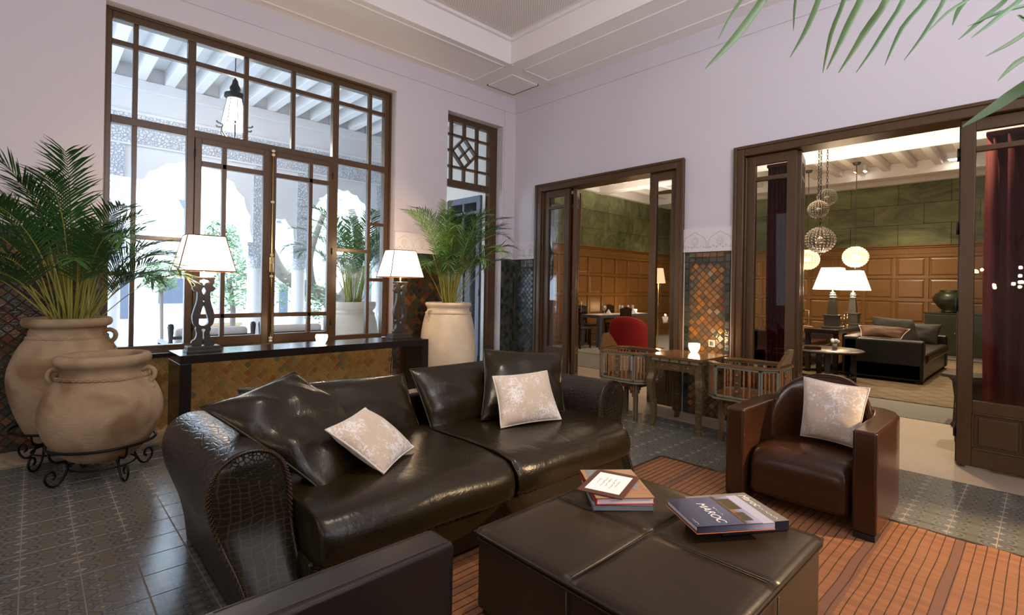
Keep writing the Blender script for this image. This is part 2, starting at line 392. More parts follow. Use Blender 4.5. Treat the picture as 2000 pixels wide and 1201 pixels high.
m['brick'] = simple('far_wall_plaster', (.62, .56, .50), .9)
m['tree'] = simple('bark', (.16, .13, .11), .9, bs=20, bstr=.6)
m['oleaf'] = simple('courtyard_leaf', (.11, .20, .09), .6, col2=(.20, .30, .14))
m['pave'] = simple('courtyard_paving', (.62, .60, .57), .8, kind='World')
m['teal'] = simple('dark_opening', (.06, .07, .10), .6)
m['patina'] = simple('patinated_bronze', (.035, .045, .028), .32, .4, col2=(.07, .08, .05))
m['black'] = simple('black_paint', (.012, .012, .012), .4)
# ============================================================ room shell
WA, WB = 5.45, 5.17          # inner faces of the window wall (y) and of the door wall (x)
def boxes(*bs):
    q = MB()
    for b in bs: q.box(*b)
    return q
# window wall: openings .42-3.18 x .70-3.685 and 3.95-4.93 x 0-3.65
wa = struct('wall_window_side', boxes((-3, .42, WA, 5.75, 0, 4.5), (.42, 3.18, WA, 5.75, 0, .68), (.42, 3.18, WA, 5.75, 3.685, 4.5), (3.18, 3.95, WA, 5.75, 0, 4.5),
       (3.95, 4.93, WA, 5.75, 3.65, 4.5), (4.93, 5.35, WA, 5.75, 0, 4.5)), m['wall'])
obj('picture_moulding', boxes((-3, WB, WA-.014, WA, 3.887, 3.903)), m['wall'], wa, bevel=.005)
wb = struct('wall_door_side', boxes((WB, 5.36, 4.94, 5.75, 0, 2.70), (WB, 5.36, 2.16, 2.77, 0, 2.70), (WB, 5.36, -3, -.06, 0, 2.70), (WB, 5.36, -3, 5.75, 2.70, 4.5)), m['wall'])
obj('picture_moulding', boxes((WB-.014, WB, -3, WA-.014, 3.887, 3.903)), m['wall'], wb, bevel=.005)
struct('wall_back', boxes((-3, 5.3, -3.2, -3, 0, 4.5)), m['wall'])
struct('wall_left', boxes((-3.2, -3, -3.2, 5.75, 0, 4.5)), m['wall'])
# ceiling: soffit border at 4.10 with shallow ribbed panels, raised centre at 4.40
ce = struct('ceiling', boxes((-3, WB, 4.63, WA, 4.10, 4.5), (4.30, WB, -3, 4.63, 4.10, 4.5), (-3, -2.1, -3, 4.63, 4.10, 4.5), (-2.1, 4.3, -3, -2.2, 4.10, 4.5), (-2.1, 4.3, -2.2, 4.63, 4.42, 4.6)), m['ceiling'])
obj('ribbed_panel', boxes((-2.0, 4.2, 3.95, 4.52, 4.405, 4.42), (3.62, 4.2, -2.1, 3.95, 4.405, 4.42)), m['ribbed'], ce)
obj('beam_edge', boxes((-2.1, 4.33, 4.60, 4.625, 4.09, 4.12), (4.27, 4.297, -2.2, 4.63, 4.09, 4.12), (-2.1, 4.3, 4.585, 4.63, 4.38, 4.42), (4.255, 4.3, -2.2, 4.6, 4.38, 4.42)), m['ceiling'], ce, bevel=.008)
for nm, b in (('soffit_panel', (-2.5, 4.28, 4.70, 5.33, 4.088, 4.10)), ('soffit_panel', (4.50, 4.98, -2.5, 4.62, 4.088, 4.10))):
    x0, x1, y0, y1, z0, z1 = b; t = .022
    obj(nm, boxes((x0, x1, y0, y0+t, z0, z1), (x0, x1, y1-t, y1, z0, z1), (x0, x0+t, y0, y1, z0, z1), (x1-t, x1, y0, y1, z0, z1)), m['ceiling'], ce, bevel=.004)
hx = struct('trim_1', boxes((4.50, 4.97, 4.81, 5.29, 4.085, 4.10)), m['ceiling'], bevel=.004)
obj('shadow_gap', boxes((4.485, 4.985, 5.29, 5.30, 4.083, 4.10), (4.97, 4.98, 4.80, 5.30, 4.083, 4.10)), m['steel'], hx)
# carved plaster frieze
def frieze(n, b, axis):
    x0, x1, y0, y1 = b
    f = struct('trim_%d' % n, boxes((x0, x1, y0, y1, 1.735, 1.985)), m['friezeflat'], bevel=.004)
    L = (x1-x0) if axis == 'x' else (y1-y0); k = max(1, round(L/.26))
    q = MB()
    for i in range(k):
        c = (x0 if axis == 'x' else y0)+L*(i+.5)/k; w = L/k*.46
        # ogee arch motif with rosette
        pts = [(-w, 1.77), (-w, 1.84), (-w*.8, 1.89), (-w*.35, 1.92), (0, 1.945), (w*.35, 1.92), (w*.8, 1.89), (w, 1.84), (w, 1.77)]
        path = [((c+a, y0-.001, z) if axis == 'x' else (x0-.001, c+a, z)) for a, z in pts]
        q.tube(path, .004, 5)
        for rr in (.016, .034):
            q.tube([((c+rr*math.cos(t), y0-.001, 1.85+rr*1.15*math.sin(t)) if axis == 'x' else (x0-.001, c+rr*math.cos(t), 1.85+rr*1.15*math.sin(t))) for t in [2*PI*j/12 for j in range(12)]], .004, 5, closed=True)
        for j in range(7):
            a = -w*.8+w*1.6*j/6
            q.sphere((c+a, y0-.001, 1.785+.012*(j % 2)) if axis == 'x' else (x0-.001, c+a, 1.785+.012*(j % 2)), .010, 6, 4)
    obj('carved_motif', q, m['frieze'], f, smooth=True)
    return f
frieze(2, (-3, .42, WA-.022, WA), 'x'); frieze(3, (3.18, 3.95, WA-.022, WA), 'x'); frieze(4, (4.93, WB, WA-.022, WA), 'x')
frieze(5, (WB-.022, WB, 4.955, WA-.022), 'y'); frieze(6, (WB-.022, WB, 2.19, 2.735), 'y')
# pilaster strips at the corner
struct('trim_7', boxes((4.95, WB, WA-.012, WA, 1.985, 3.885)), m['wall'])

# ------------------------------------------------------------ glazed mosaic dado, tile by tile
def pillow(s=.0262, t=.005, sx=None):
    q = MB(); sx = sx or s; e = .72
    q.add([(-sx, 0, -s), (sx, 0, -s), (sx, 0, s), (-sx, 0, s), (-sx*.9, -t, -s*.9), (sx*.9, -t, -s*.9), (sx*.9, -t, s*.9), (-sx*.9, -t, s*.9)],
          [(4, 5, 6, 7), (0, 1, 5, 4), (1, 2, 6, 5), (2, 3, 7, 6), (3, 0, 4, 7)])
    return q
TILE_V = pillow(); EDGE_V = pillow(.024, .005, .036)
tile_mesh = {}
def dado(n, org, ax, L, z0, z1, mt, grout, edge_l=True, edge_r=True, top=True, limit=300, face='A'):
    """org = start point on wall; ax: +1 along x on wall A; wall B runs along y. Tiles: squares set on the diagonal"""
    a0, = (org,)
    base = boxes((a0, a0+L, WA-.004, WA, z0, z1)) if face == 'A' else boxes((WB-.004, WB, a0, a0+L, z0, z1))
    s = struct('trim_%d' % n, base, m[grout])
    spots = []; p = .0395
    l0 = a0+(.055 if edge_l else 0); l1 = a0+L-(.055 if edge_r else 0); zt = z1-(.13 if top else 0)
    i = 0; z = z0+p
    while z < zt-.02:
        x = l0+(p if i % 2 == 0 else 2*p)
        while x < l1-.03:
            spots.append((x, z, PI/4, 'd', mt)); x += 2*p
        z += p; i += 1
    for on, xx in ((edge_l, a0+.027), (edge_r, a0+L-.027)):
        if on:
            z = z0+.05
            while z < z1-.03: spots.append((xx, z, PI/2, 'e', 'z_edge')); z += .077
    if top:
        for zz, mm in ((z1-.032, 'z_blue' if face == 'A' else mt), (z1-.085, 'z_edge')):
            x = l0+.05
            while x < l1-.03: spots.append((x, zz, 0, 'e', mm)); x += .077
    # the tiles that show largest (nearest to the camera) one by one
    def world(x, z): return Vector((x, WA-.004, z)) if face == 'A' else Vector((WB-.004, x, z))
    spots.sort(key=lambda q: (world(q[0], q[1])-Vector((0, 0, 1.32))).length)
    rest = {}
    for k, (x, z, r, ty, mm) in enumerate(spots):
        w = world(x, z); R = Matrix.Rotation(0 if face == 'A' else -PI/2, 4, 'Z') @ Matrix.Rotation(r, 4, 'Y') @ Matrix.Rotation(random.gauss(0, .02), 4, 'X') @ Matrix.Rotation(random.gauss(0, .02), 4, 'Z')
        Mx = Matrix.Translation(w) @ R
        src = TILE_V if ty == 'd' else EDGE_V
        if k < limit:
            key = (ty, mm)
            if key not in tile_mesh: tile_mesh[key] = src.mesh('zellige_tile', m[mm])
            o = bpy.data.objects.new('zellige_tile', tile_mesh[key]); COL.objects.link(o); o.parent = s; o.matrix_local = Mx
        else:
            rest.setdefault(mm, MB()).add([Mx @ Vector(q) for q in src.v], src.f)
    for mm, q in rest.items():
        o = obj('zellige_tiles', q, m[mm], s); o['kind'] = 'stuff'
    return s
dado(8, -1.0, 1, 1.42, 0, 1.735, 'z_dark', 'grout_dark', edge_l=False)
dado(9, .42, 1, 2.76, 0, .68, 'z_tan', 'grout_tan', False, False, False)
dado(10, 3.18, 1, .77, 0, 1.735, 'z_dark', 'grout_dark')
dado(11, 4.93, 1, .236, 0, 1.735, 'z_blue', 'grout_dark')
dado(12, 4.955, 1, .49, 0, 1.735, 'z_blue', 'grout_dark', face='B')
dado(13, 2.22, 1, .50, 0, 1.735, 'z_mix', 'grout_dark', face='B')

# ------------------------------------------------------------ floor
fl = struct('floor', boxes((-3.2, 4.775, -3.2, 5.05, -.1, -.006), (-3.2, WB, 5.05, 5.75, -.1, .0), (4.775, 7.0, -3.2, 5.05, -.1, .0), (7.0, 15, -1.2, 9, -.1, -.004), (WB, 7.0, 5.05, 9, -.1, .0)), m['stone'])
obj('grout_bed', boxes((-3.0, 4.775, -3.0, 5.05, -.02, -.003)), m['grout'], fl)
ft = MB(); h = .0982; b_ = .0965
ft.add([(-h, -h, -.004), (h, -h, -.004), (h, h, -.004), (-h, h, -.004), (-b_, -b_, .0), (b_, -b_, .0), (b_, b_, .0), (-b_, b_, .0)],
       [(4, 5, 6, 7), (0, 1, 5, 4), (1, 2, 6, 5), (2, 3, 7, 6), (3, 0, 4, 7)])
def tile_uv(co): return (co.x/.2+.5, co.y/.2+.5)
fm = {}
for k_ in ('field', 'oval', 'flower'):
    ft.uv = tile_uv; fm[k_] = ft.mesh('floor_tile', m['t_'+k_])
def hidden(x, y):
    return (1.0 < x < 3.5 and .2 < y < 2.0) or (.8 < x < 3.0 and 2.1 < y < 3.0)
cells = []
for i in range(-5, 24):
    for j in range(0, 25):
        x = .175+.2*(i+.5)-.2; y = .17-.2+.2*(j+.5)
        if x > 4.775-.05 or y > 5.05-.05: continue
        kind = 'oval' if (x > 3.55 or y > 2.97) and not (x > 1.2 and 2.97 < y < 3.7 and x < 3.5) else 'field'
        if .37 < x < 3.2 and y < 2.9: kind = 'flower'
        d = math.hypot(x, y); fwd = .687*x+.726*y
        if fwd < .8: continue
        px = 1000+990*(.726*x-.687*y)/fwd; py = 561+990*1.32/fwd
        vis = -60 < px < 2080 and py < 1290 and not hidden(x, y)
        cells.append((not vis, d, x, y, kind))
cells.sort(); rest = {}
for k, (nv, d, x, y, kind) in enumerate(cells):
    if k < 300 and not nv:
        o = bpy.data.objects.new('floor_tile', fm[kind]); COL.objects.link(o); o.parent = fl
        o.location = (x, y, 0); o.rotation_euler = (random.gauss(0, .0015), random.gauss(0, .0015), PI/2 if x > 3.55 else 0)
    else: rest.setdefault(kind, []).append((x, y))
for kind, L in rest.items():
    q = MB()
    for x, y in L: q.add([(a+x, b+y, c) for a, b, c in ft.v], ft.f)
    org = L[0]; me_ = q.mesh('floor_tiles', m['t_'+kind]); l = me_.uv_layers.new(name='UVMap')
    for lp in me_.loops:
        i = lp.vertex_index; c = ft.v[i % 8]; l.data[lp.index].uv = (c[0]/.2+.5, c[1]/.2+.5)
    o = link('floor_tiles', me_, fl); o['kind'] = 'stuff'

# ------------------------------------------------------------ big courtyard window
def rectbars(rects, y0, y1):
    q = MB()
    for x0, x1, z0, z1 in rects: q.box(x0, x1, y0, y1, z0, z1)
    return q
wn = struct('window_1', rectbars([(.42, .475, .70, 3.685), (3.10, 3.18, .70, 3.685), (.475, 3.10, 3.60, 3.685), (.475, 3.10, .68, .745)], 5.57, 5.66), m['frame'], bevel=.006)
obj('outer_moulding', rectbars([(.42, .44, .7, 3.685), (3.16, 3.18, .7, 3.685), (.44, 3.16, 3.662, 3.685)], 5.55, 5.57), m['frame'], wn, bevel=.004)
obj('sill', boxes((.38, 3.2, 5.40, 5.60, .655, .69)), m['blackwood'], wn, bevel=.005)
for x0, x1 in ((1.04, 1.105), (2.45, 2.52)): obj('mullion', rectbars([(x0, x1, .74, 3.6)], 5.575, 5.65), m['frame'], wn, bevel=.006)
for x0, x1 in ((.625, .662), (2.895, 2.933)): obj('glazing_bar', rectbars([(x0, x1, .74, 3.6)], 5.585, 5.64), m['frame'], wn, bevel=.004)
for x0, x1 in ((1.532, 1.57), (1.998, 2.037)): obj('glazing_bar', rectbars([(x0, x1, 2.77, 3.6)], 5.585, 5.64), m['frame'], wn, bevel=.004)
obj('transom', rectbars([(.475, 3.10, 2.70, 2.77)], 5.578, 5.648), m['frame'], wn, bevel=.005)
obj('glazing_bar', rectbars([(.475, 3.10, 3.385, 3.43)], 5.588, 5.638), m['frame'], wn, bevel=.004)
for r in ((.475, .625, 1.373, 1.408), (.662, 1.04, 1.70, 1.74), (2.933, 3.10, 2.045, 2.078), (2.933, 3.10, 1.37, 1.41), (2.52, 2.895, 1.705, 1.745)):
    obj('glazing_bar', rectbars([r], 5.588, 5.638), m['frame'], wn, bevel=.004)
def pane(x0, x1, z0, z1, parent, y=5.612): obj('pane', boxes((x0, x1, y, y+.004, z0, z1)), m['glass'], parent)
cols = [(.475, .625), (.662, 1.04), (1.105, 1.532), (1.57, 1.998), (2.037, 2.45), (2.52, 2.895), (2.933, 3.10)]
for x0, x1 in cols:
    pane(x0, x1, 3.43, 3.60, wn); pane(x0, x1, 2.77, 3.385, wn)
for (x0, x1), zs in ((cols[0], (.745, 1.373, 1.408, 2.70)), (cols[1], (.745, 1.70, 1.74, 2.70)), (cols[5], (.745, 1.705, 1.745, 2.70)), (cols[6], (.745, 1.37, 1.41, 2.045, 2.078, 2.70))):
    for k in range(0, len(zs), 2): pane(x0, x1, zs[k], zs[k+1], wn)
for a0, a1, g0, g1, mu0, mu1 in ((1.105, 1.78, 1.161, 1.716, 1.337, 1.376), (1.78, 2.45, 1.844, 2.403, 2.187, 2.226)):
    sash = obj('casement', rectbars([(a0, g0, .71, 2.70), (g1, a1, .71, 2.70), (g0, g1, .71, .80), (g0, g1, 2.645, 2.70), (mu0, mu1, .80, 2.645), (g0, g1, 2.435, 2.485), (g0, g1, .976, 1.02)], 5.56, 5.61), m['frame'], wn, bevel=.004)
    for x0, x1 in ((g0, mu0), (mu1, g1)):
        for z0, z1 in ((.80, .976), (1.02, 2.435), (2.485, 2.645)): pane(x0, x1, z0, z1, sash, 5.583)
    hx_ = a0 if a0 < 1.5 else a1
    for z in (.9, 1.7, 2.55): obj('hinge', MB().tube([(hx_, 5.553, z-.035), (hx_, 5.553, z+.035)], .007, 8), m['black'], sash, smooth=True)
bolt = obj('espagnolette_rod', MB().tube([(1.80, 5.535, .72), (1.80, 5.535, 2.71)], .0085, 10), m['brass'], wn, smooth=True)
q = MB()
for z in (.73, .76, 2.17, 2.66, 2.70, 1.4, 1.62): q.sphere((1.80, 5.535, z), .019, 10, 8, .8)
obj('rod_guide', q, m['ivory'], bolt, smooth=True)
obj('handle_plate', boxes((1.775, 1.825, 5.52, 5.56, 1.44, 1.60)), m['brass'], bolt, bevel=.006)
obj('lever_handle', MB().tube([(1.80, 5.52, 1.53), (1.80, 5.48, 1.53), (1.80, 5.475, 1.45)], .008, 8), m['ivory'], bolt, smooth=True)

# ------------------------------------------------------------ narrow lattice transom and garden door
w2 = struct('window_2', rectbars([(3.95, 3.985, .0, 3.66), (4.79, 4.93, 0, 3.66), (3.985, 4.79, 3.575, 3.66), (3.985, 4.79, 2.69, 2.78)], 5.57, 5.66), m['frame'], bevel=.006)
q = [(4.108, 4.14, 2.78, 3.575), (4.555, 4.588, 2.78, 3.575), (4.33, 4.362, 3.38, 3.575), (4.33, 4.362, 2.78, 2.99), (3.985, 4.79, 3.383, 3.412), (3.985, 4.79, 2.948, 2.978), (3.985, 4.12, 3.165, 3.195), (4.575, 4.79, 3.165, 3.195)]
lat = obj('lattice', rectbars(q, 5.585, 5.64), m['frame'], w2, bevel=.003)
q = MB(); c = (4.347, 3.18); R_ = .208
P4 = [(c[0]+R_, c[1]), (c[0], c[1]+R_), (c[0]-R_, c[1]), (c[0], c[1]-R_)]
def bar2(a, b, w=.013, y0=5.583, y1=5.642):
    d = Vector((b[0]-a[0], 0, b[1]-a[1])); L = d.length; an = math.atan2(d.z, d.x)
    return MB().box(-.004, L+.004, y0, y1, -w, w, Matrix.Translation((a[0], 0, a[1])) @ Matrix.Rotation(-an, 4, 'Y'))
for i in range(4): b = bar2(P4[i], P4[(i+1) % 4]); q.add(b.v, b.f)
for i in (0, 1):
    a = [(P4[i][k]+P4[(i+1) % 4][k])/2 for k in (0, 1)]; d_ = [(P4[(i+2) % 4][k]+P4[(i+3) % 4][k])/2 for k in (0, 1)]
    b = bar2(a, d_, .010); q.add(b.v, b.f)
obj('diamond_lattice', q, m['frame'], w2)
pane(3.985, 4.79, 2.78, 3.575, w2)
# opened leaf, swung out into the loggia
def door_leaf(name, w, z0, z1, t, mat, parent, loc, rz, bar=.035, stile=.085, rail_z=None, glass_bottom=.5, panel=True, second=None, handle=False, hinges=True):
    """leaf in its own frame: x along width, y thickness, z up"""
    rail_z = rail_z or z1-.23
    q = MB()
    q.box(0, stile, 0, t, z0, z1); q.box(w-stile, w, 0, t, z0, z1)
    q.box(stile, w-stile, 0, t, z1-.09, z1); q.box(stile, w-stile, 0, t, rail_z-.02, rail_z+.02)
    q.box(stile, w-stile, 0, t, glass_bottom-.09, glass_bottom); q.box(stile, w-stile, 0, t, z0, z0+.13)
    if second: q.box(second-bar/2, second+bar/2, 0, t, glass_bottom, z1-.09)
    lf = obj(name, q, mat, parent, bevel=.004, loc=loc, rot=(0, 0, rz))
    xs = [(stile, w-stile)] if not second else [(stile, second-bar/2), (second+bar/2, w-stile)]
    for a, b in xs:
        obj('pane', boxes((a, b, t/2-.002, t/2+.002, glass_bottom, rail_z-.02)), m['glass'], lf)
        obj('pane', boxes((a, b, t/2-.002, t/2+.002, rail_z+.02, z1-.09)), m['glass'], lf)
    pz0, pz1 = z0+.13, glass_bottom-.09
    pn = boxes((stile, w-stile, t*.3, t*.7, pz0, pz1)); pn.box(stile+.035, w-stile-.035, t*.12, t*.88, pz0+.035, pz1-.035)
    obj('panel', pn, mat, lf, bevel=.006)
    q = MB()
    for x0, x1, za, zb in ((stile, w-stile, pz0, pz0+.012), (stile, w-stile, pz1-.012, pz1), (stile, stile+.012, pz0, pz1), (w-stile-.012, w-stile, pz0, pz1)): q.box(x0, x1, -.004, t+.004, za, zb)
    obj('moulding', q, mat, lf, bevel=.004)
    if hinges:
        for z in (z0+.25, (z0+z1)/2-.1, (z0+z1)/2+.5, z1-.25): obj('hinge', MB().tube([(-.004, t+.004, z-.05), (-.004, t+.004, z+.05)], .009, 8), m['black'], lf, smooth=True)
    if handle:
        obj('handle', MB().tube([(w-.04, -.0, 1.0), (w-.04, -.045, 1.0), (w-.04, -.05, 1.14), (w-.04, 0, 1.14)], .008, 8), m['brass'], lf, smooth=True)
    return lf
d3 = struct('door_3')
door_leaf('leaf', .80, .03, 2.66, .045, m['bluedoor'], d3, (4.74, 5.66, 0), PI/2, rail_z=2.42, second=.40, glass_bottom=.62)

# ------------------------------------------------------------ the two wide doorways to the lounge
def doorway(n, y0, y1, side):
    r = struct('door_%d' % n); W_ = .095
    q = boxes((5.14, 5.40, y1-W_, y1, 0, 2.765), (5.14, 5.40, y0, y0+W_, 0, 2.765), (5.14, 5.40, y0+W_, y1-W_, 2.765-W_, 2.765))
    obj('architrave', q, m['frame'], r, bevel=.01, segs=3)
    q = boxes((5.125, 5.15, y1-.03, y1+.005, 0, 2.77), (5.125, 5.15, y0-.005, y0+.03, 0, 2.77), (5.125, 5.15, y0+.03, y1-.03, 2.74, 2.77),
              (5.17, 5.42, y1-W_-.02, y1-W_, 0, 2.66), (5.17, 5.42, y0+W_, y0+W_+.02, 0, 2.66))
    obj('outer_bead', q, m['frame'], r, bevel=.006)
    return r
d1 = doorway(1, 2.735, 4.975, 0)
d2 = doorway(2, -.08, 2.19, 0)
ZT = 2.665
# fixed side leaves in the wall plane, and the folding leaf standing open behind each
door_leaf('leaf', .45, .02, ZT, .05, m['frame'], d1, (5.20, 4.86, 0), -PI/2, second=None, glass_bottom=.52)
door_leaf('leaf', .42, .02, ZT, .05, m['frame'], d1, (5.27, 4.33, 0), .60, second=.21, glass_bottom=.52, handle=True)
door_leaf('leaf', .36, .02, ZT, .05, m['frame'], d1, (5.20, 3.19, 0), -PI/2, second=None, glass_bottom=.52)
door_leaf('leaf', .42, .02, ZT, .05, m['frame'], d1, (5.27, 3.16, 0), .50, second=.21, glass_bottom=.52)
door_leaf('leaf', .46, .02, ZT, .05, m['frame'], d2, (5.20, 2.09, 0), -PI/2, second=None, glass_bottom=.52)
door_leaf('leaf', .44, .02, ZT, .05, m['frame'], d2, (5.27, 1.61, 0), .215, second=.22, glass_bottom=.52, handle=True)
door_leaf('leaf', .46, .02, ZT, .05, m['frame'], d2, (5.20, .47, 0), -PI/2, second=None, glass_bottom=.52)
door_leaf('leaf', .44, .02, ZT, .05, m['frame'], d2, (5.26, .435, 0), .085, second=.22, glass_bottom=.52)
# ============================================================ soft furniture
def cushion(label, mt, corners, thick, pipe=None, piper=.006, wr=.012, seed=0, group=None, parent=None, pinch=.06, name='cushion', n=16, part='cover', cat='cushion', piplabel=None):
    P = [Vector(p) for p in corners]      # bottom-left, bottom-right, top-right, top-left seen from the front
    N = (P[1]-P[0]).cross(P[3]-P[0]).normalized()
    if N.y > 0 and abs(N.y) > .2 or (abs(N.y) <= .2 and N.x > 0): N = -N
    def pt(u, v):
        uu = u*(1-pinch*(1-v*v)); vv = v*(1-pinch*(1-u*u)); s, t = (uu+1)/2, (vv+1)/2
        return P[0]*(1-s)*(1-t)+P[1]*s*(1-t)+P[2]*s*t+P[3]*(1-s)*t
    def hgt(u, v): return thick/2*((1-abs(u)**2.6)*(1-abs(v)**2.6))**.55
    q = MB(); rows = []
    def dsp(u, v, sg):
        k = noise.noise((u*2.3+seed, v*2.3-seed, sg*3))*wr*2+abs(noise.noise((u*6+seed*2, v*5, sg)))*wr*.8*max(abs(u), abs(v))**2
        return k*((1-u**4)*(1-v**4))**.3
    idx = {}
    for sg in (1, -1):
        for i in range(n+1):
            for j in range(n+1):
                u = -math.cos(PI*i/n); v = -math.cos(PI*j/n)
                edge = i in (0, n) or j in (0, n)
                if edge and sg == -1: idx[(sg, i, j)] = idx[(1, i, j)]; continue
                idx[(sg, i, j)] = len(q.v)
                q.v.append(tuple(pt(u, v)+N*sg*(hgt(u, v)+(0 if edge else dsp(u, v, sg)))))
    for sg in (1, -1):
        for i in range(n):
            for j in range(n):
                f = (idx[(sg, i, j)], idx[(sg, i+1, j)], idx[(sg, i+1, j+1)], idx[(sg, i, j+1)])
                q.f.append(f if sg == 1 else f[::-1])
    zmin = min(p[2] for p in q.v); c = sum(P, Vector())/4
    root = parent
    if root is None: root = thing(name, label, cat, (c.x, c.y, zmin), group=group)
    o = obj(part, q, m[mt], root, smooth=True, subsurf=1, world=True)
    if pipe:
        path = []
        for k in range(4*12):
            e, t = divmod(k, 12); t = -1+2*t/12
            u, v = [(t, -1), (1, t), (-t, 1), (-1, -t)][e]
            path.append(pt(u, v))
        pp = obj('piping', MB().tube(path, piper, 7, closed=True), m[pipe], root, smooth=True, world=True)
        if piplabel: pp['label'] = piplabel
    return root

# --- big sofa
sofa = thing('sofa', 'large dark brown leather sofa with crocodile-embossed scroll arms before the console', 'sofa', (1.82, 2.45, 0))
PROF = [(.60, .0), (.592, .10), (.565, .22), (.525, .33), (.495, .43), (.482, .52), (.503, .60), (.553, .650), (.62, .668), (.69, .655), (.742, .610), (.768, .54), (.778, .44), (.782, .3), (.79, .14), (.80, .0)]
prof = spline([(x, 0, z) for x, z in PROF], 3)
def yf(z): return 2.14-.17*(1-smooth01(0, .42, z))
def arm(mx, lab):
    fx = (lambda x: x) if mx == 0 else (lambda x: 3.64-x)
    q = MB(); rings = []
    for k in range(9):
        t = k/8
        rings.append([(fx(p.x)+(.006*noise.noise((p.x*9, t*5, p.z*9))), yf(p.z)*(1-t)+3.06*t, p.z*(1-.03*t)) for p in prof])
    q.loft(rings, caps=False); q.add(rings[-1], [tuple(range(len(rings[-1])))])
    a = obj('scroll_arm', q, m['crocfine'], sofa, smooth=True, world=True)
    # embossed front panel, slightly domed
    top = max(range(len(prof)), key=lambda k_: prof[k_].z); L_ = prof[:top+1]; R_ = prof[top:]
    def xat(side, z):
        for a_, b_ in zip(side[:-1], side[1:]):
            lo, hi = min(a_.z, b_.z), max(a_.z, b_.z)
            if lo-1e-6 <= z <= hi+1e-6: return a_.x+(b_.x-a_.x)*((z-a_.z)/(b_.z-a_.z) if abs(b_.z-a_.z) > 1e-6 else 0)
        return prof[top].x
    q = MB(); nr, nc = 44, 18; vs = []; fs = []; zt_ = prof[top].z-.0015
    for r_ in range(nr+1):
        z = zt_*math.sin(PI/2*r_/nr); xl, xr = xat(L_, z), xat(R_, z)
        for c_ in range(nc+1):
            t = .5-.5*math.cos(PI*c_/nc); e = min(1, 4*t*(1-t)*1.6)*min(1, (zt_-z)/.05)
            vs.append((fx(xl+(xr-xl)*t), yf(z)-.003-.026*e**.5-.004*e*noise.noise((xl*8+t*2, z*7, 2)), z))
    for r_ in range(nr):
        for c_ in range(nc): k_ = r_*(nc+1)+c_; fs.append((k_, k_+1, k_+nc+2, k_+nc+1))
    q.add(vs, fs)
    obj('front_panel', q, m['croc'], a if False else sofa, smooth=True, world=True)
    path = [(fx(p.x), yf(p.z)-.012, p.z) for p in prof]
    obj('welt', MB().tube(path, .0085, 8), m['leather'], sofa, smooth=True, world=True)
    dense = spline(path, 5); hel = []
    for i in range(len(dense)*4-4):
        a_ = dense[i//4].lerp(dense[min(i//4+1, len(dense)-1)], (i % 4)/4); ph = i*1.9
        hel.append(a_+Vector((.0105*math.cos(ph), -.0105*math.sin(ph), .0)))
    obj('whip_stitching', MB().tube(hel, .0017, 4), m['thread'], sofa, smooth=True, world=True)
arm(0, ''); arm(1, '')
base = MB(); base.box(.78, 2.86, 1.93, 3.05, .03, .25)
obj('seat_frame', base, m['leather'], sofa, world=True, bevel=.02)
obj('back_frame', boxes((.66, 2.98, 2.90, 3.10, .03, .60)), m['leather'], sofa, world=True, bevel=.05, segs=4)
for x in (.68, 2.9):
    for y in (2.1, 2.98): obj('foot', boxes((x, x+.07, y, y+.07, 0, .03)), m['darkwood'], sofa, world=True)
obj('whip_stitching', MB().tube([(.80+2.04*i/200, 1.925+.004*math.sin(i*1.6), .215+.005*math.cos(i*1.6)) for i in range(201)], .0022, 4), m['thread'], sofa, smooth=True, world=True)
def seat(x0, x1, seed):
    q = MB(); n, k = 18, 22; rings = []
    cross = spline([(0, 1.86, .245), (0, 1.835, .30), (0, 1.845, .37), (0, 1.90, .425), (0, 2.02, .445), (0, 2.3, .445), (0, 2.6, .435), (0, 2.86, .42), (0, 2.88, .30), (0, 2.85, .24), (0, 2.4, .235), (0, 2.0, .235)], 3, closed=True)
    cy, cz = 2.36, .34
    for i in range(n+1):
        u = -math.cos(PI*i/n); x = x0+(x1-x0)*(u+1)/2; s_ = (1-abs(u)**6)**.35 if abs(u) < 1 else .0
        s_ = .93+.07*s_
        rings.append([(x, cy+(p.y-cy)*s_, cz+(p.z-cz)*(s_-.02*(1 if abs(u) > .99 else 0))+.012*noise.noise((x*2.6+seed, p.y*2.6, p.z*2))+.006*noise.noise((x*7, p.y*7, seed))) for p in cross])
    q.loft(rings)
    obj('seat_cushion', q, m['leather'], sofa, smooth=True, subsurf=1, world=True)
    pts = [(x, 1.842+.0, z) for x, z in ()]
    xs = x1 if seed == 1 else x0
    obj('seam_piping', MB().tube([(xs+(.0 if seed == 1 else 0), y, z) for y, z in ((2.86, .42), (2.6, .437), (2.3, .446), (2.02, .446), (1.90, .424), (1.845, .365), (1.836, .30), (1.87, .245))], .006, 7), m['leather'], sofa, smooth=True, world=True)
seat(.795, 1.815, 1); seat(1.825, 2.855, 2)
cushion(None, 'leather', [(.84, 2.72, .40), (1.83, 2.74, .36), (1.80, 2.94, .735), (.80, 2.95, .755)], .22, 'leather', .006, .014, 3, parent=sofa, part='back_cushion', pinch=.02)
cushion(None, 'leather', [(1.86, 2.66, .36), (2.80, 2.74, .36), (2.76, 2.96, .76), (1.80, 2.86, .775)], .22, 'leather', .006, .016, 8, parent=sofa, part='back_cushion', pinch=.02)
cushion('big square dark leather cushion standing behind the beige cushion on the sofa', 'leather', [(2.15, 2.55, .445), (2.77, 2.36, .445), (2.93, 2.52, .835), (2.37, 2.79, .875)], .15, 'leather', .006, .012, 5, group=None)
cushion('big crumpled dark leather cushion leaning on the left arm of the sofa', 'leather', [(.95, 2.16, .40), (1.46, 2.50, .44), (.99, 2.68, .865), (.535, 2.50, .785)], .17, 'leather', .007, .024, 11, n=20)
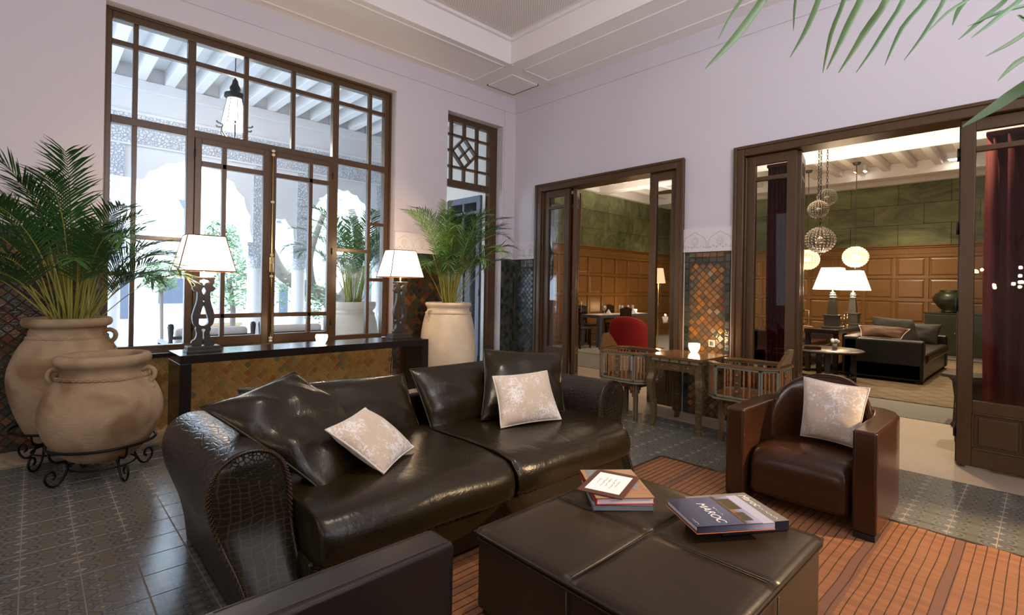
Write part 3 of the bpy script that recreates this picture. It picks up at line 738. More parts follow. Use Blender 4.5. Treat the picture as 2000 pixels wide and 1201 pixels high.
cushion('beige crushed velvet cushion lying tilted on the left half of the sofa', 'velvet', [(1.19, 2.10, .452), (1.485, 2.31, .465), (1.30, 2.50, .665), (.985, 2.27, .655)], .14, 'cream', .005, .006, 2)
cushion('beige crushed velvet cushion upright against the dark cushion on the right half of the sofa', 'velvet', [(2.11, 2.31, .455), (2.56, 2.21, .455), (2.62, 2.40, .745), (2.17, 2.46, .745)], .15, 'cream', .005, .006, 6)

# --- leather armchairs (own frame: seat opens towards -x; x 0..0.8, y -0.4..0.4)
def armchair(label, mt, loc, rz, deep=1, w=.80, H=.58):
    r = thing('armchair', label, 'armchair', loc, rz); hw = w/2; r.scale = (deep, 1, 1)
    def armshape(s_):
        q = MB(); out = []
        plan = [(0, hw), (.45, hw+.004), (.60, hw-.005), (.70, hw-.04), (.76, hw-.10), (.78, hw-.19), (.70, hw-.20), (.64, hw-.15), (.5, hw-.125), (.2, hw-.118), (0, hw-.115)]
        plan = [(a, b*s_) for a, b in plan]
        q.prism(plan, .035, H)
        return q
    for s_ in (1, -1):
        a = obj('arm', armshape(s_), m[mt], r, bevel=.016, segs=3)
        ft_ = MB().box(.005, .115, (hw-.108)*s_ if s_ > 0 else -(hw-.008), (hw-.008) if s_ > 0 else -(hw-.108), 0, .036)
        obj('foot', ft_, m['black'], r, bevel=.003)
        obj('foot', MB().box(.60, .68, (hw-.16)*s_-.04, (hw-.16)*s_+.04, 0, .036), m['black'], r, bevel=.003)
        q = MB()
        for yy in (hw-.014, hw-.101):
            q.tube([(.0, yy*s_, .06), (.0, yy*s_, H-.02), (.005, yy*s_, H-.006), (.02, yy*s_, H), (.44, yy*s_, H)], .0018, 5)
        obj('arm_seam', q, m['seam'], r, smooth=True)
    # seat with a rolled front that dips between the arms
    q = MB(); rings = []
    cr = spline([(.05, 0, .075), (.035, 0, .16), (.045, 0, .27), (.10, 0, .335), (.2, 0, .352), (.4, 0, .342), (.62, 0, .33), (.64, 0, .2), (.62, 0, .07), (.3, 0, .06)], 4, closed=True)
    for i in range(13):
        u = -1+2*i/12; y = u*(hw-.117)
        bulge = .02*(1-u*u); e = .012*abs(u)**8
        rings.append([(p.x-bulge*.9*(1 if p.x < .12 else 0), y, p.z+(bulge-e)*(1 if p.z > .25 else 0)) for p in cr])
    q.loft(rings)
    obj('seat', q, m[mt], r, smooth=True, subsurf=1)
    # arched, curved back
    q = MB(); rings = []; top = []
    for t in (0, 1):
        pass
    n = 20
    def bp(a, z, th):   # a -1..1 across, th thickness offset
        y = a*(hw-.13+.02); x = .70-.20*a*a*abs(a)**.4-th+.06*(z-.33)
        return (x, y, z)
    sec = []
    for i in range(n+1):
        a = -1+2*i/n; zt = .50+.275*math.sqrt(max(0, 1-(abs(a)*.985)**2.4))
        sec.append([bp(a, .20, .075), bp(a, .34, .095), bp(a, .34+(zt-.34)*.5, .10), bp(a, zt-.03, .075), bp(a, zt, .035), bp(a, zt-.02, -.012), bp(a, .4, -.02), bp(a, .20, -.01)])
    q.loft(sec)
    obj('backrest', q, m[mt], r, smooth=True, subsurf=1)
    obj('back_piping', MB().tube([Vector(bp(-1+2*i/n, .50+.275*math.sqrt(max(0, 1-(abs(-1+2*i/n)*.985)**2.4))-.012, .07)) for i in range(n+1)], .005, 6), m[mt], r, smooth=True)
    return r
armchair('brown leather club armchair with arched back, holding a beige cushion', 'leather_brown', (3.22, 1.00, .008), 0)
armchair('dark leather club armchair in the foreground, only one arm in view below the sofa', 'leather_fg', (.895, .88, .008), PI, 1.35)
cushion('beige crushed velvet cushion in the brown leather armchair', 'velvet', [(3.63, 1.09, .395), (3.60, .77, .39), (3.70, .735, .745), (3.70, 1.095, .765)], .15, 'cream', .005, .006, 9)

# --- reed rug and ottoman
rug = thing('rug', 'reddish brown woven reed rug under the ottoman and the armchairs', 'rug', (2.3, 1.1, 0))
q = MB(); nx, ny = 60, 44; x0, x1, y0, y1 = .55, 3.63, -.6, 2.09
def rz_(x, y): return .006+.006*max(0, noise.noise((x*1.6, y*2.2, 3)))+.010*max(0, noise.noise((x*.9, y*5, 9)))*smooth01(2.4, 3.5, x)
top_ = [[(x0+(x1-x0)*i/nx+.012*noise.noise((j*.2, i, 1))*(1 if i in (0, nx) else 0), y0+(y1-y0)*j/ny, rz_(x0+(x1-x0)*i/nx, y0+(y1-y0)*j/ny)) for j in range(ny+1)] for i in range(nx+1)]
vs = [p for r_ in top_ for p in r_]; fs = []
for i in range(nx):
    for j in range(ny): a = i*(ny+1)+j; fs.append((a, a+ny+1, a+ny+2, a+1))
q.add(vs, fs)
body = obj('woven_mat', q, m['reed'], rug, smooth=True, world=True)
so = body.modifiers.new('solid', 'SOLIDIFY'); so.thickness = .004; so.offset = -1
q = MB()
for y in [y0+.02+.041*k for k in range(65)]:
    for dy in (0,):
        q.tube([(x0+(x1-x0)*i/40, y+.006*noise.noise((i*.3, y*5, 2)), rz_(x0+(x1-x0)*i/40, y)+.0050) for i in range(41)], .0018, 4)
th_ = obj('binding_threads', q, m['darkwood'], rug, smooth=True, world=True); th_['kind'] = 'stuff'
q = MB()
for (a, b, c, d) in ((x1-.012, x1+.012, y0, y1), (x0, x1, y1-.010, y1+.010)): q.box(a, b, c, d, .001, .014)
obj('edging', q, m['darkwood'], rug, world=True, bevel=.004)

ott = thing('ottoman', 'large square dark leather ottoman with stitched seams, carrying the books', 'ottoman', (1.82, 1.09, .012))
OX0, OX1, OY0, OY1, OZ = 1.30, 2.30, .60, 1.575, .352
obj('body', boxes((OX0+.01, OX1-.01, OY0+.01, OY1-.01, .035, .325)), m['leather_flat'], ott, world=True, bevel=.02, segs=3)
xm, ym = (OX0+OX1)/2+.0, (OY0+OY1)/2
for a0, a1 in ((OX0, xm), (xm, OX1)):
    for b0, b1 in ((OY0, ym), (ym, OY1)):
        q = MB(); n = 12; vs = []; fs = []
        for i in range(n+1):
            for j in range(n+1):
                x = a0+(a1-a0)*i/n; y = b0+(b1-b0)*j/n
                du = min(x-OX0, OX1-x)/.5; dv = min(y-OY0, OY1-y)/.5
                e = min(1, (min(abs(x-xm), abs(y-ym))/.015)); rim = min(1, min(x-OX0, OX1-x, y-OY0, OY1-y)/.03)
                vs.append((x, y, OZ-.0022*(1-e)-.008*(1-rim)**2+.003*noise.noise((x*3, y*3, 1))))
        for i in range(n):
            for j in range(n): k = i*(n+1)+j; fs.append((k, k+n+1, k+n+2, k+1))
        q.add(vs, fs); o = obj('top_panel', q, m['leather_flat'], ott, smooth=True, world=True)
        sm = o.modifiers.new('solid', 'SOLIDIFY'); sm.thickness = .03; sm.offset = -1
q = MB()
def rr(z, d=0):
    c_ = .025; return [(OX0-d+c_, OY0-d, z), (OX1+d-c_, OY0-d, z), (OX1+d, OY0-d+c_, z), (OX1+d, OY1+d-c_, z), (OX1+d-c_, OY1+d, z), (OX0-d+c_, OY1+d, z), (OX0-d, OY1+d-c_, z), (OX0-d, OY0-d+c_, z)]
q.tube(rr(.340, -.001), .006, 7, closed=True); q.tube(rr(.322, .0), .004, 6, closed=True)
obj('edge_piping', q, m['leather_flat'], ott, smooth=True, world=True)
q = MB()
for d in (-.007, .007):
    q.tube([(xm+d, OY0+.03, OZ-.001), (xm+d, OY1-.03, OZ-.001)], .0016, 4); q.tube([(OX0+.03, ym+d, OZ-.001), (OX1-.03, ym+d, OZ-.001)], .0016, 4)
q.tube([(xm, OY0+.0, .325), (xm, OY0+.0, .04)], .003, 5); q.tube([(OX0, ym, .325), (OX0, ym, .04)], .003, 5)
obj('seams', q, m['seam'], ott, smooth=True, world=True)
obj('plinth', boxes((OX0+.03, OX1-.03, OY0+.03, OY1-.03, .012, .036)), m['black'], ott, world=True)

# --- books, folder (own frames: x along the lower edge, y up the cover)
def book(label, c0, ang, w, h, z, t, cover, spine_side='y', pages='pages', deco=None, group=None):
    r = thing('book', label, 'book', (c0[0], c0[1], z), ang, group)
    q = MB(); e = .004
    q.box(0, w, 0, h, 0, .0035); q.box(0, w, 0, h, t-.0035, t)
    if spine_side == 'l': q.box(0, .006, 0, h, 0, t)
    elif spine_side == 'r': q.box(w-.006, w, 0, h, 0, t)
    elif spine_side == 't': q.box(0, w, h-.006, h, 0, t)
    else: q.box(0, w, 0, .006, 0, t)
    obj('cover', q, cover, r, bevel=.001, segs=1)
    obj('pages', MB().box(.006, w-.005, .006, h-.005, .0035, t-.0035), m[pages], r)
    if deco: deco(r, w, h, t)
    return r
def flat(r, name, x0, x1, y0, y1, z, mt, lab=None):
    o = obj(name, MB().box(x0, x1, y0, y1, z, z+.0006), mt, r)
    if lab: o['label'] = lab
    return o
def text(r, name, body, x, y, z, size, mt, rz=0, shear=0, sp=1):
    c = bpy.data.curves.new(name, 'FONT'); c.body = body; c.size = size; c.shear = shear; c.space_character = sp; c.extrude = .0002
    o = bpy.data.objects.new('tmp', c); COL.objects.link(o)
    bpy.context.view_layer.update()
    me = bpy.data.meshes.new_from_object(o.evaluated_get(bpy.context.evaluated_depsgraph_get()))
    bpy.data.objects.remove(o)
    me.materials.clear(); me.materials.append(mt)
    return link(name, me, r, (x, y, z), (0, 0, rz))
def scribble(r, name, x, y, z, L, h, mt, seed=0):
    """line of writing too small to read in the photo"""
    rnd = random.Random(seed); n = max(6, int(L/h*2.2)); q = MB()
    q.tube([(x+L*i/n, y+h*rnd.uniform(-.5, .5), z) for i in range(n+1)], h*.09, 4)
    return obj(name, q, mt, r)
mg = simple('grey_cover', (.20, .19, .17), .35); mnav = simple('navy_cover', (.012, .016, .035), .25)
M = Mat('photo_cover_dusk'); v = M.coord('Object'); x, y, z_ = M.xyz(v); n = M.noise(v, 14, 4)
M.set(color=M.ramp((y*3.0+n*.15-.05), [(0, (.018, .022, .05)), (.35, (.06, .07, .13)), (.62, (.12, .13, .22)), (.9, (.40, .42, .62))]), rough=.2, coat=.4); mcov = M.m
mor = simple('orange_cover_edge', (.60, .16, .04), .4); mlil = simple('pale_lilac', (.45, .46, .62), .3); mwhite = simple('white_print', (.8, .8, .82), .4)
mred = simple('red_cover', (.45, .02, .025), .35); mtile = simple('tan_photo_cover', (.42, .25, .12), .3, col2=(.22, .14, .09), vs=12)
mph = simple('photo_print_orange', (.50, .20, .08), .3, col2=(.12, .10, .08), vs=40); mphd = simple('photo_print_dark', (.05, .045, .03), .3, col2=(.12, .09, .04), vs=50)
mgb = simple('grey_blue_print', (.12, .15, .20), .3, col2=(.2, .24, .28), vs=30)
def deco_low(r, w, h, t):
    text(r, 'title', 'Maroc', .02, h-.05, t+.0005, .048, mwhite, 0, .3)
    scribble(r, 'subtitle', .16, h-.04, t+.0006, .11, .012, mwhite, 1)
    flat(r, 'cover_photo', .20, w-.005, .012, .12, t, simple('grey_photo', (.30, .29, .27), .3, col2=(.05, .05, .05), vs=40))
def deco_top(r, w, h, t):
    text(r, 'title', 'MAROC', .055, .105, t+.0008, .050, mwhite, 0, .25, 1.0)
    scribble(r, 'subtitle', .10, .157, t+.0008, .08, .009, mwhite, 2)
    scribble(r, 'publisher', .19, .018, t+.0008, .05, .007, mwhite, 3)
    flat(r, 'cover_photo', .0, w, .20, .212, t, mphd); flat(r, 'cover_photo', .05, w-.05, .212, .232, t+.0002, mph)
    flat(r, 'cover_photo', .03, .13, .215, .27, t+.0004, mphd); flat(r, 'cover_photo', .16, .23, .215, .255, t+.0004, mphd)
    flat(r, 'sky_print', .0, w, .275, h, t, mlil)
# D = lower-left corner A->D is the lower edge (x axis), A->B is y
book('large grey-topped book in a thick navy slipcase, lowest on the right of the ottoman', (2.14, 1.11), math.radians(-122), .283, .30, OZ+.002, .040, mnav, 'r', deco=lambda r, w, h, t: (flat(r, 'cover', 0, w, 0, h, t, mg), deco_low(r, w, h, t+.0006)))
book('blue photo book titled MAROC, lying on top of the navy slipcase book', (2.00, 1.122), math.radians(-124.5+0), .262, .325, OZ+.043, .024, mcov, 'r', deco=lambda r, w, h, t: (deco_top(r, w, h, t), flat(r, 'lower_cover', .0, w+.004, -.004, h, -.0005, mor)))
book('book with dark grey patterned cover, bottom of the left pile on the ottoman', (1.79, 1.35), math.radians(-42), .262, .34, OZ+.002, .022, mgb, 'y')
def deco_l(r, w, h, t):
    flat(r, 'cover_photo', .0, w, .0, h, t, mtile); flat(r, 'cover_photo', .02, .10, h-.10, h-.01, t+.0005, mgb); flat(r, 'cover_photo', .14, w-.01, .04, .20, t+.0005, mph); flat(r, 'cover_photo', .16, .23, .10, .17, t+.001, mgb)
book('tan photo book with red edges, upper of the left pile under the folder', (1.80, 1.345), math.radians(-39.5), .262, .345, OZ+.025, .030, mred, 'l', deco=deco_l)
fo = thing('folder', 'brown leather folder holding a white card, on top of the left book pile', 'folder', (1.865, 1.255, OZ+.0575), math.radians(18))
obj('board', MB().box(0, .30, 0, .21, 0, .005), m['brownboard'], fo, bevel=.0015)
obj('card', MB().box(.035, .262, .025, .185, .005, .0058), m['paper'], fo)
for k_, (x_, L_, yy) in enumerate(((.12, .06, .155), (.09, .12, .13), (.10, .10, .11), (.08, .13, .085), (.11, .08, .065))):
    scribble(fo, 'handwriting', x_, yy, .0062, L_, .009, mg, 10+k_)
# ============================================================ console, lamps, candles
con = thing('console_table', 'long black console table with panel legs under the courtyard window', 'console table', (1.98, 4.82, 0))
obj('top', boxes((.835, 3.125, 4.60, 5.04, .685, .752)), m['blackwood'], con, world=True, bevel=.003)
obj('panel_leg', boxes((.835, .915, 4.60, 5.04, 0, .685)), m['blackwood'], con, world=True, bevel=.003)
obj('panel_leg', boxes((3.045, 3.125, 4.60, 5.04, 0, .685)), m['blackwood'], con, world=True, bevel=.003)
def sil(pts): return [(-a, b) for a, b in pts[::-1] if a > 1e-5]+pts
def table_lamp(label, x, y, z0, s=1.0):
    r = thing('table_lamp', label, 'lamp', (x, y, z0), 0, None)
    obj('base', MB().box(-.125*s, .125*s, -.07, .07, 0, .022*s).box(-.118*s, .118*s, -.065, .065, .022*s, .05*s), m['lampbody'], r, bevel=.004)
    # pierced lyre-shaped slab: two mirrored side pieces with the piercings left open between them
    def P(l): return [(a*s, b*s) for a, b in l]
    side = P([(.012, .05), (.080, .05), (.086, .075), (.078, .095), (.060, .105), (.050, .125), (.046, .155), (.052, .175), (.056, .19), (.050, .205), (.062, .215), (.074, .235), (.080, .265), (.080, .30), (.070, .345), (.056, .39), (.048, .43), (.046, .47), (.048, .495), (.062, .498), (.078, .508), (.084, .522), (.078, .536), (.066, .542), (.064, .556), (.074, .566), (.078, .58), (.074, .592), (.082, .602), (.084, .614),
              (.0, .614), (.0, .600), (.010, .598), (.020, .592), (.034, .592), (.040, .582), (.034, .571), (.022, .571), (.010, .562), (.006, .55), (.0, .545), (.0, .535), (.010, .52), (.016, .505), (.010, .485), (.0, .465), (.0, .425), (.006, .421), (.006, .413), (.0, .408), (.0, .385), (.010, .36), (.022, .31), (.034, .265), (.036, .245), (.030, .225), (.012, .215), (.0, .214), (.0, .19), (.012, .187), (.014, .178), (.006, .165), (.004, .14), (.006, .11), (.0, .095), (.0, .08)])
    for sg in (1, -1):
        poly = [(a*sg, b) for a, b in side]
        if sg < 0: poly = poly[::-1]
        obj('lyre_side', MB().prism(poly, -.022, .022, axis='y'), m['lampbody'], r, bevel=.003, segs=1)
    obj('neck', MB().tube([(0, 0, .61*s), (0, 0, .93*s)], .007, 10), m['chrome'], r, smooth=True)
    zb, zt = .665*s, .955*s; bw, bd, tw, td = .205*s, .15*s, .135*s, .095*s
    q = MB(); ring = [[(sx*(bw+(tw-bw)*t), sy*(bd+(td-bd)*t), zb+(zt-zb)*t) for sx, sy in ((-1, -1), (1, -1), (1, 1), (-1, 1))] for t in (0, .5, 1)]
    q.loft(ring, caps=False)
    obj('lamp_shade', q, m['shade'], r)
    q = MB(); cs = [(-1, -1), (1, -1), (1, 1), (-1, 1)]
    for sx, sy in cs: q.tube([(sx*bw, sy*bd, zb), (sx*tw, sy*td, zt)], .0042, 5)
    q.tube([(sx*bw, sy*bd, zb) for sx, sy in cs], .0042, 5, closed=True); q.tube([(sx*tw, sy*td, zt) for sx, sy in cs], .0042, 5, closed=True)
    obj('shade_trim', q, m['trimcord'], r)
    l = light('lamp_light', 'POINT', (0, 0, (zt+.04)), 13*s, (1, .66, .36), .04); l.parent = r
    l = light('lamp_light', 'POINT', (0, 0, zb-.03), 7*s, (1, .66, .36), .04); l.parent = r
    return r
table_lamp('left table lamp on the console, pierced dark metal body and lit square shade', 1.03, 4.80, .752)
table_lamp('right table lamp on the console beside the tall pale jar, lit square shade', 2.92, 4.86, .752)
def candle(label, x, y, z, e=2.0):
    r = thing('candle_holder', label, 'candle', (x, y, z))
    obj('glass_cup', MB().lathe([(.022, 0), (.034, .006), (.050, .035), (.056, .065), (.054, .088), (.050, .088), (.050, .062), (.042, .035), (.026, .012), (.001, .010)], 20), m['flame'], r, smooth=True)
    obj('wax', MB().lathe([(.001, .010), (.026, .011), (.032, .03), (.001, .031)], 16), m['ivory'], r, smooth=True)
    l = light('candle_light', 'POINT', (0, 0, .12), e, (1, .58, .25), .02); l.parent = r
candle('lit candle glass on the black console by the window', 2.03, 4.80, .752, 2.2)
candle('lit candle glass on the inlaid games table', 4.85, 2.44, .702, 4.5)

# ============================================================ clay jars and iron stands
def jar(label, x, y, z0, prof, mt, handles=True, rope=None, wob=.02, ha=(0.2, PI+.2), soil=None, hz=None, name='clay_jar', hs=1):
    r = thing(name, label, 'jar', (x, y, z0))
    pr = [(p.x, p.z) for p in spline([(a, 0, b) for a, b in prof], 4)]
    R = lambda z: min(pr[:len(pr)*3//4], key=lambda q: abs(q[1]-z))[0]
    obj('body', MB().lathe(pr, 48, wob=wob), m[mt], r, smooth=True)
    if rope:
        rz = rope; rr = R(rz)+.004; q = MB()
        pts = [Vector((rr*math.cos(t), rr*math.sin(t), rz+.006*math.sin(t*2))) for t in [2*PI*k/140 for k in range(140)]]
        q.tube([p+Vector((0, 0, .007*math.sin(k*.9))) for k, p in enumerate(pts)], .0085, 6, closed=True); q.tube([p+Vector((0, 0, -.007*math.sin(k*.9))) for k, p in enumerate(pts)], .0085, 6, closed=True)
        obj('rope_band', q, m[mt], r, smooth=True)
    if handles:
        for a in ha:
            z = hz or rope; rr = R(z); c, s_ = math.cos(a), math.sin(a)
            pts = [(rr-.02, z+.035), (rr+.02*hs, z+.05), (rr+.055*hs, z+.03), (rr+.058*hs, z-.01), (rr+.03*hs, z-.055), (R(z-.09)-.005, z-.09)]
            obj('handle', MB().tube([(q.x*c, q.x*s_, q.z) for q in spline([(u, 0, w) for u, w in pts], 4)], .016*hs, 8), m[mt], r, smooth=True)
    if soil: obj('soil', MB().lathe([(.001, soil[1]+.01), (soil[0]*.6, soil[1]+.004), (soil[0], soil[1])], 24, wob=.1, caps=False), m['soil'], r, smooth=True)
    return r
def stand(label, x, y, rad, zr, legs, ph=0):
    r = thing('iron_stand', label, 'stand', (x, y, 0))
    q = MB().tube([(rad*math.cos(t), rad*math.sin(t), zr) for t in [2*PI*k/36 for k in range(36)]], .009, 8, closed=True)
    obj('ring', q, m['iron'], r, smooth=True)
    rb = rad*.62
    obj('brace_ring', MB().tube([(rb*math.cos(t), rb*math.sin(t), .085) for t in [2*PI*k/30 for k in range(30)]], .006, 7, closed=True), m['iron'], r, smooth=True)
    for k in range(legs):
        a = ph+2*PI*k/legs; c, s_ = math.cos(a), math.sin(a)
        prof = [(rad, zr), (rad*.97, zr-.05), (rad*.86, zr-.08), (rad*.72, zr-.085), (rad*.66, zr-.12), (rad*.70, .07), (rad*.80, .02), (rad*.92, .009), (rad*1.02, .03), (rad*1.06, .07), (rad*1.0, .105), (rad*.91, .10), (rad*.88, .07), (rad*.93, .055)]
        pts = spline([(u, 0, w) for u, w in prof], 4)
        obj('scroll_leg', MB().tube([(p.x*c, p.x*s_, p.z) for p in pts], .0075, 7), m['iron'], r, smooth=True)
        inner = [(rad*.72, zr-.085), (rad*.60, zr-.07), (rad*.56, zr-.10), (rad*.60, zr-.125), (rad*.645, zr-.11)]
        obj('scroll', MB().tube([(p.x*c, p.x*s_, p.z) for p in spline([(u, 0, w) for u, w in inner], 4)], .005, 6), m['iron'], r, smooth=True)
    return r
jar('low wide clay jar with rope band, empty, in front on an iron stand', .365, 4.42, .115, [(.001, 0), (.12, .0), (.20, .04), (.29, .15), (.335, .28), (.335, .38), (.305, .47), (.255, .55), (.232, .59), (.238, .625), (.262, .655), (.268, .685), (.250, .71), (.215, .705), (.195, .67), (.20, .58), (.27, .45), (.29, .33), (.2, .1), (.001, .06)], 'clay', rope=.565, ha=(-.55, PI-.4), wob=.03)
stand('black wrought iron stand with scroll feet under the low wide clay jar', .365, 4.42, .295, .235, 4, .35)
jar('tall round clay jar with rope band holding a palm, behind the low jar', .20, 4.985, .14, [(.001, 0), (.13, .0), (.21, .06), (.28, .22), (.325, .40), (.33, .52), (.305, .62), (.265, .71), (.225, .77), (.208, .81), (.215, .835), (.245, .85), (.258, .875), (.248, .905), (.21, .905), (.19, .87), (.19, .8), (.24, .6), (.2, .1), (.001, .06)], 'clay', rope=.765, ha=(-.35, PI-.75), soil=(.195, .83))
stand('black wrought iron stand under the tall palm jar by the wall', .20, 4.985, .31, .26, 4, .9)
jar('tall pale clay jar with rope band holding a palm, between window and garden door', 3.72, 5.06, 0, [(.001, 0), (.20, .0), (.26, .04), (.31, .2), (.335, .42), (.335, .66), (.315, .84), (.285, .97), (.262, 1.02), (.26, 1.06), (.275, 1.085), (.285, 1.11), (.27, 1.13), (.24, 1.125), (.225, 1.09), (.23, 1.0), (.29, .6), (.2, .1), (.001, .06)], 'clay2', rope=1.005, ha=(PI+.05, .25), hz=.99, soil=(.24, 1.05), hs=.8)

# ============================================================ palms
def frond_mesh(name, L, droop, nl, lw, ll, seed, mt, lift=.35, start=.47):
    """arching feather frond: rises from the origin towards +z and bends over towards +x"""
    rnd = random.Random(seed); q = MB(); pts = []
    a = math.radians(86); x = z = 0; n = 24; st = L/n; bow = rnd.uniform(-.05, .05)
    for i in range(n+1):
        pts.append(Vector((x, bow*L*(i/n)**2, z)))
        x += math.cos(a)*st; z += math.sin(a)*st; t = (i+.5)/n; a -= math.radians(droop)/n*(.10+2.3*t*t if t > .3 else .08)
    q.tube(pts, [.0065*(1-.8*i/n) for i in range(n+1)], 5); q.n0 = len(q.f)
    def at(t):
        f = t*n; i = min(int(f), n-1); return pts[i].lerp(pts[i+1], f-i), (pts[i+1]-pts[i]).normalized()
    for k in range(nl):
        t = start+(1-start)*(k+.5)/nl; p, d = at(t); s_ = (t-start)/(1-start)
        side = Vector((0, 1, 0)); upv = side.cross(d)
        if upv.x > 0: upv = -upv
        env = math.sin(PI*min(1, .15+.80*s_))**.5
        for sg in (1, -1):
            l = ll*(.30+.70*env)*rnd.uniform(.88, 1.1); w = lw*rnd.uniform(.8, 1.15)
            dirn = (d*(.85+.9*s_)+side*sg+upv*lift*rnd.uniform(.3, 1.2)).normalized()
            wv = (d.cross(dirn)).cross(dirn).normalized(); nrm = wv.cross(dirn); dr = rnd.uniform(.10, .38)
            b = len(q.v)
            for u, ww in ((0, .4), (.28, 1), (.62, .85), (1, .04)):
                c0 = p+dirn*l*u+Vector((0, 0, -1))*l*dr*u*u
                q.v += [tuple(c0-wv*w*ww/2+nrm*w*.18*ww), tuple(c0), tuple(c0+wv*w*ww/2+nrm*w*.18*ww)]
            for i in range(3):
                for j in range(2): a0 = b+i*3+j; q.f.append((a0, a0+1, a0+4, a0+3))
    me = q.mesh(name, m[mt], True); me.materials.append(m['cane'])
    for f in me.polygons:
        if f.index < q.n0: f.material_index = 1
    return me
def palm(label, loc, H, nf, spread, seed, mts=('leaf', 'leaf2'), cane=12, lw=.016, ll=.26, base_r=.09, cat='palm', name='potted_palm', skew=None, short=False):
    r = thing(name, label, cat, loc); rnd = random.Random(seed)
    var = [frond_mesh('frond', H*L_, dr, 30, lw, ll, seed*10+i, mts[i % len(mts)]) for i, (L_, dr) in enumerate(((1.10, 70), (1.05, 100), (1.0, 125), (1.0, 85), (.75, 130), (.88, 105)))]
    for k in range(nf):
        az = 2*PI*(k*.381966)+rnd.uniform(-.3, .3)
        if skew and math.sin(az) > .15: az = rnd.choice((-.1, PI+.1, -1.0, PI+1.0))+rnd.uniform(-.25, .25)
        t = spread*(.06+.62*(k/nf)**1.2)+rnd.uniform(-.05, .05)
        b = base_r*rnd.random()
        o = bpy.data.objects.new('frond', var[rnd.choice((0, 1, 2, 3) if k < nf*.6 else (1, 2, 4, 5))]); COL.objects.link(o); o.parent = r
        o.location = (b*math.cos(az), b*math.sin(az), 0)
        o.rotation_euler = (rnd.uniform(-.1, .1), t, az); s_ = rnd.uniform(.86, 1.06)*(.78 if short and math.cos(az) > .5 else 1); o.scale = (s_, s_, s_)
    for k in range(cane):
        az = rnd.uniform(0, 2*PI); b = base_r*rnd.uniform(.2, 1); tl = rnd.uniform(.02, .25); hh = H*rnd.uniform(.35, .55)
        q = MB().tube([(b*math.cos(az)+math.cos(az)*tl*hh*(i/6)**1.6, b*math.sin(az)+math.sin(az)*tl*hh*(i/6)**1.6, hh*i/6) for i in range(7)], [.012-.0012*i for i in range(7)], 7)
        obj('cane', q, m['cane'], r, smooth=True)
    return r
palm('bushy dark green palm growing in the tall clay jar at the left', (.22, 4.94, .96), 1.16, 36, 1.0, 21, ('leaf', 'leaf'), 26, .0135, .27, .10, skew=(-PI/2, .35), short=True)
palm('green palm growing in the pale clay jar by the garden door', (3.72, 5.04, 1.04), 1.30, 30, .66, 5, ('leaf2', 'leaf'), 16, .0125, .22, .08, skew=(-PI/2, .3))
# ============================================================ inlaid games table and the two chairs
gt = thing('games_table', 'square inlaid wooden games table with cabriole legs against the tiled pier', 'table', (4.66, 2.405, 0))
obj('tabletop', boxes((-.285, .285, -.285, .285, .672, .700)), m['inlaytop'], gt, bevel=.004)
obj('tray_frame', boxes((-.27, .27, -.27, .27, .640, .6715)), m['inlay'], gt, bevel=.003)
q = MB()
for a in (-.24, -.14, -.04, .06, .16):
    for z0, z1 in ((.645, .655), (.658, .668)):
        q.box(a, a+.075, -.2725, -.270, z0, z1); q.box(-.2725, -.270, a, a+.075, z0, z1)
obj('bone_inlay', q, m['inlayedge'], gt)
for s_ in (1, -1):
    for ax in (0, 1):
        pts = [(-.25, .64), (.25, .64), (.25, .50), (.22, .50), (.22, .53), (.19, .53), (.19, .55), (.15, .55), (.15, .562), (-.15, .562), (-.15, .55), (-.19, .55), (-.19, .53), (-.22, .53), (-.22, .50), (-.25, .50)]
        M_ = T(rz=ax*PI/2) @ T(y=.245*s_)
        ap = obj('apron', MB().prism(pts, -.008, .008, M_, 'y'), m['inlay'], gt)
        q = MB(); q.tube([M_ @ Vector((.03*math.cos(t)*1.3, -.010*1 if s_ < 0 else .010, .600+.018*math.sin(t))) for t in [2*PI*k/16 for k in range(16)]], .003, 5, closed=True)
        for cx in (-.13, .13, -.22, .22): q.sphere(M_ @ Vector((cx, .009*s_, .60)), .010, 6, 4)
        obj('star_inlay', q, m['inlayred'], ap)
for sx in (1, -1):
    for sy in (1, -1):
        path = spline([(sx*.235, sy*.235, .64), (sx*.237, sy*.237, .52), (sx*.252, sy*.252, .44), (sx*.250, sy*.250, .34), (sx*.232, sy*.232, .22), (sx*.228, sy*.228, .10), (sx*.238, sy*.238, .03), (sx*.245, sy*.245, 0)], 4)
        n = len(path); q = MB(); rings = []
        for i, p in enumerate(path):
            w = .030-.010*smooth01(0, n, i)+.006*math.exp(-((i-8)/4)**2)
            rings.append([p+Vector((a*w, b*w, 0)) for a, b in ((-1, -1), (1, -1), (1, 1), (-1, 1))])
        q.loft(rings); lg = obj('leg', q, m['inlay'], gt, bevel=.003)
        q = MB(); w = .0235
        for a, b in ((-1, -1), (1, -1), (-1, 1)): q.tube([p+Vector((a*(.024-.008*i/n), b*(.024-.008*i/n), 0)) for i, p in enumerate(path)], .0022, 4)
        obj('bone_strip', q, m['inlayedge'], lg)
def octa(w, d, c): return [(-w+c, -d), (w-c, -d), (w, -d+c), (w, d-c), (w-c, d), (-w+c, d), (-w, d-c), (-w, -d+c)]
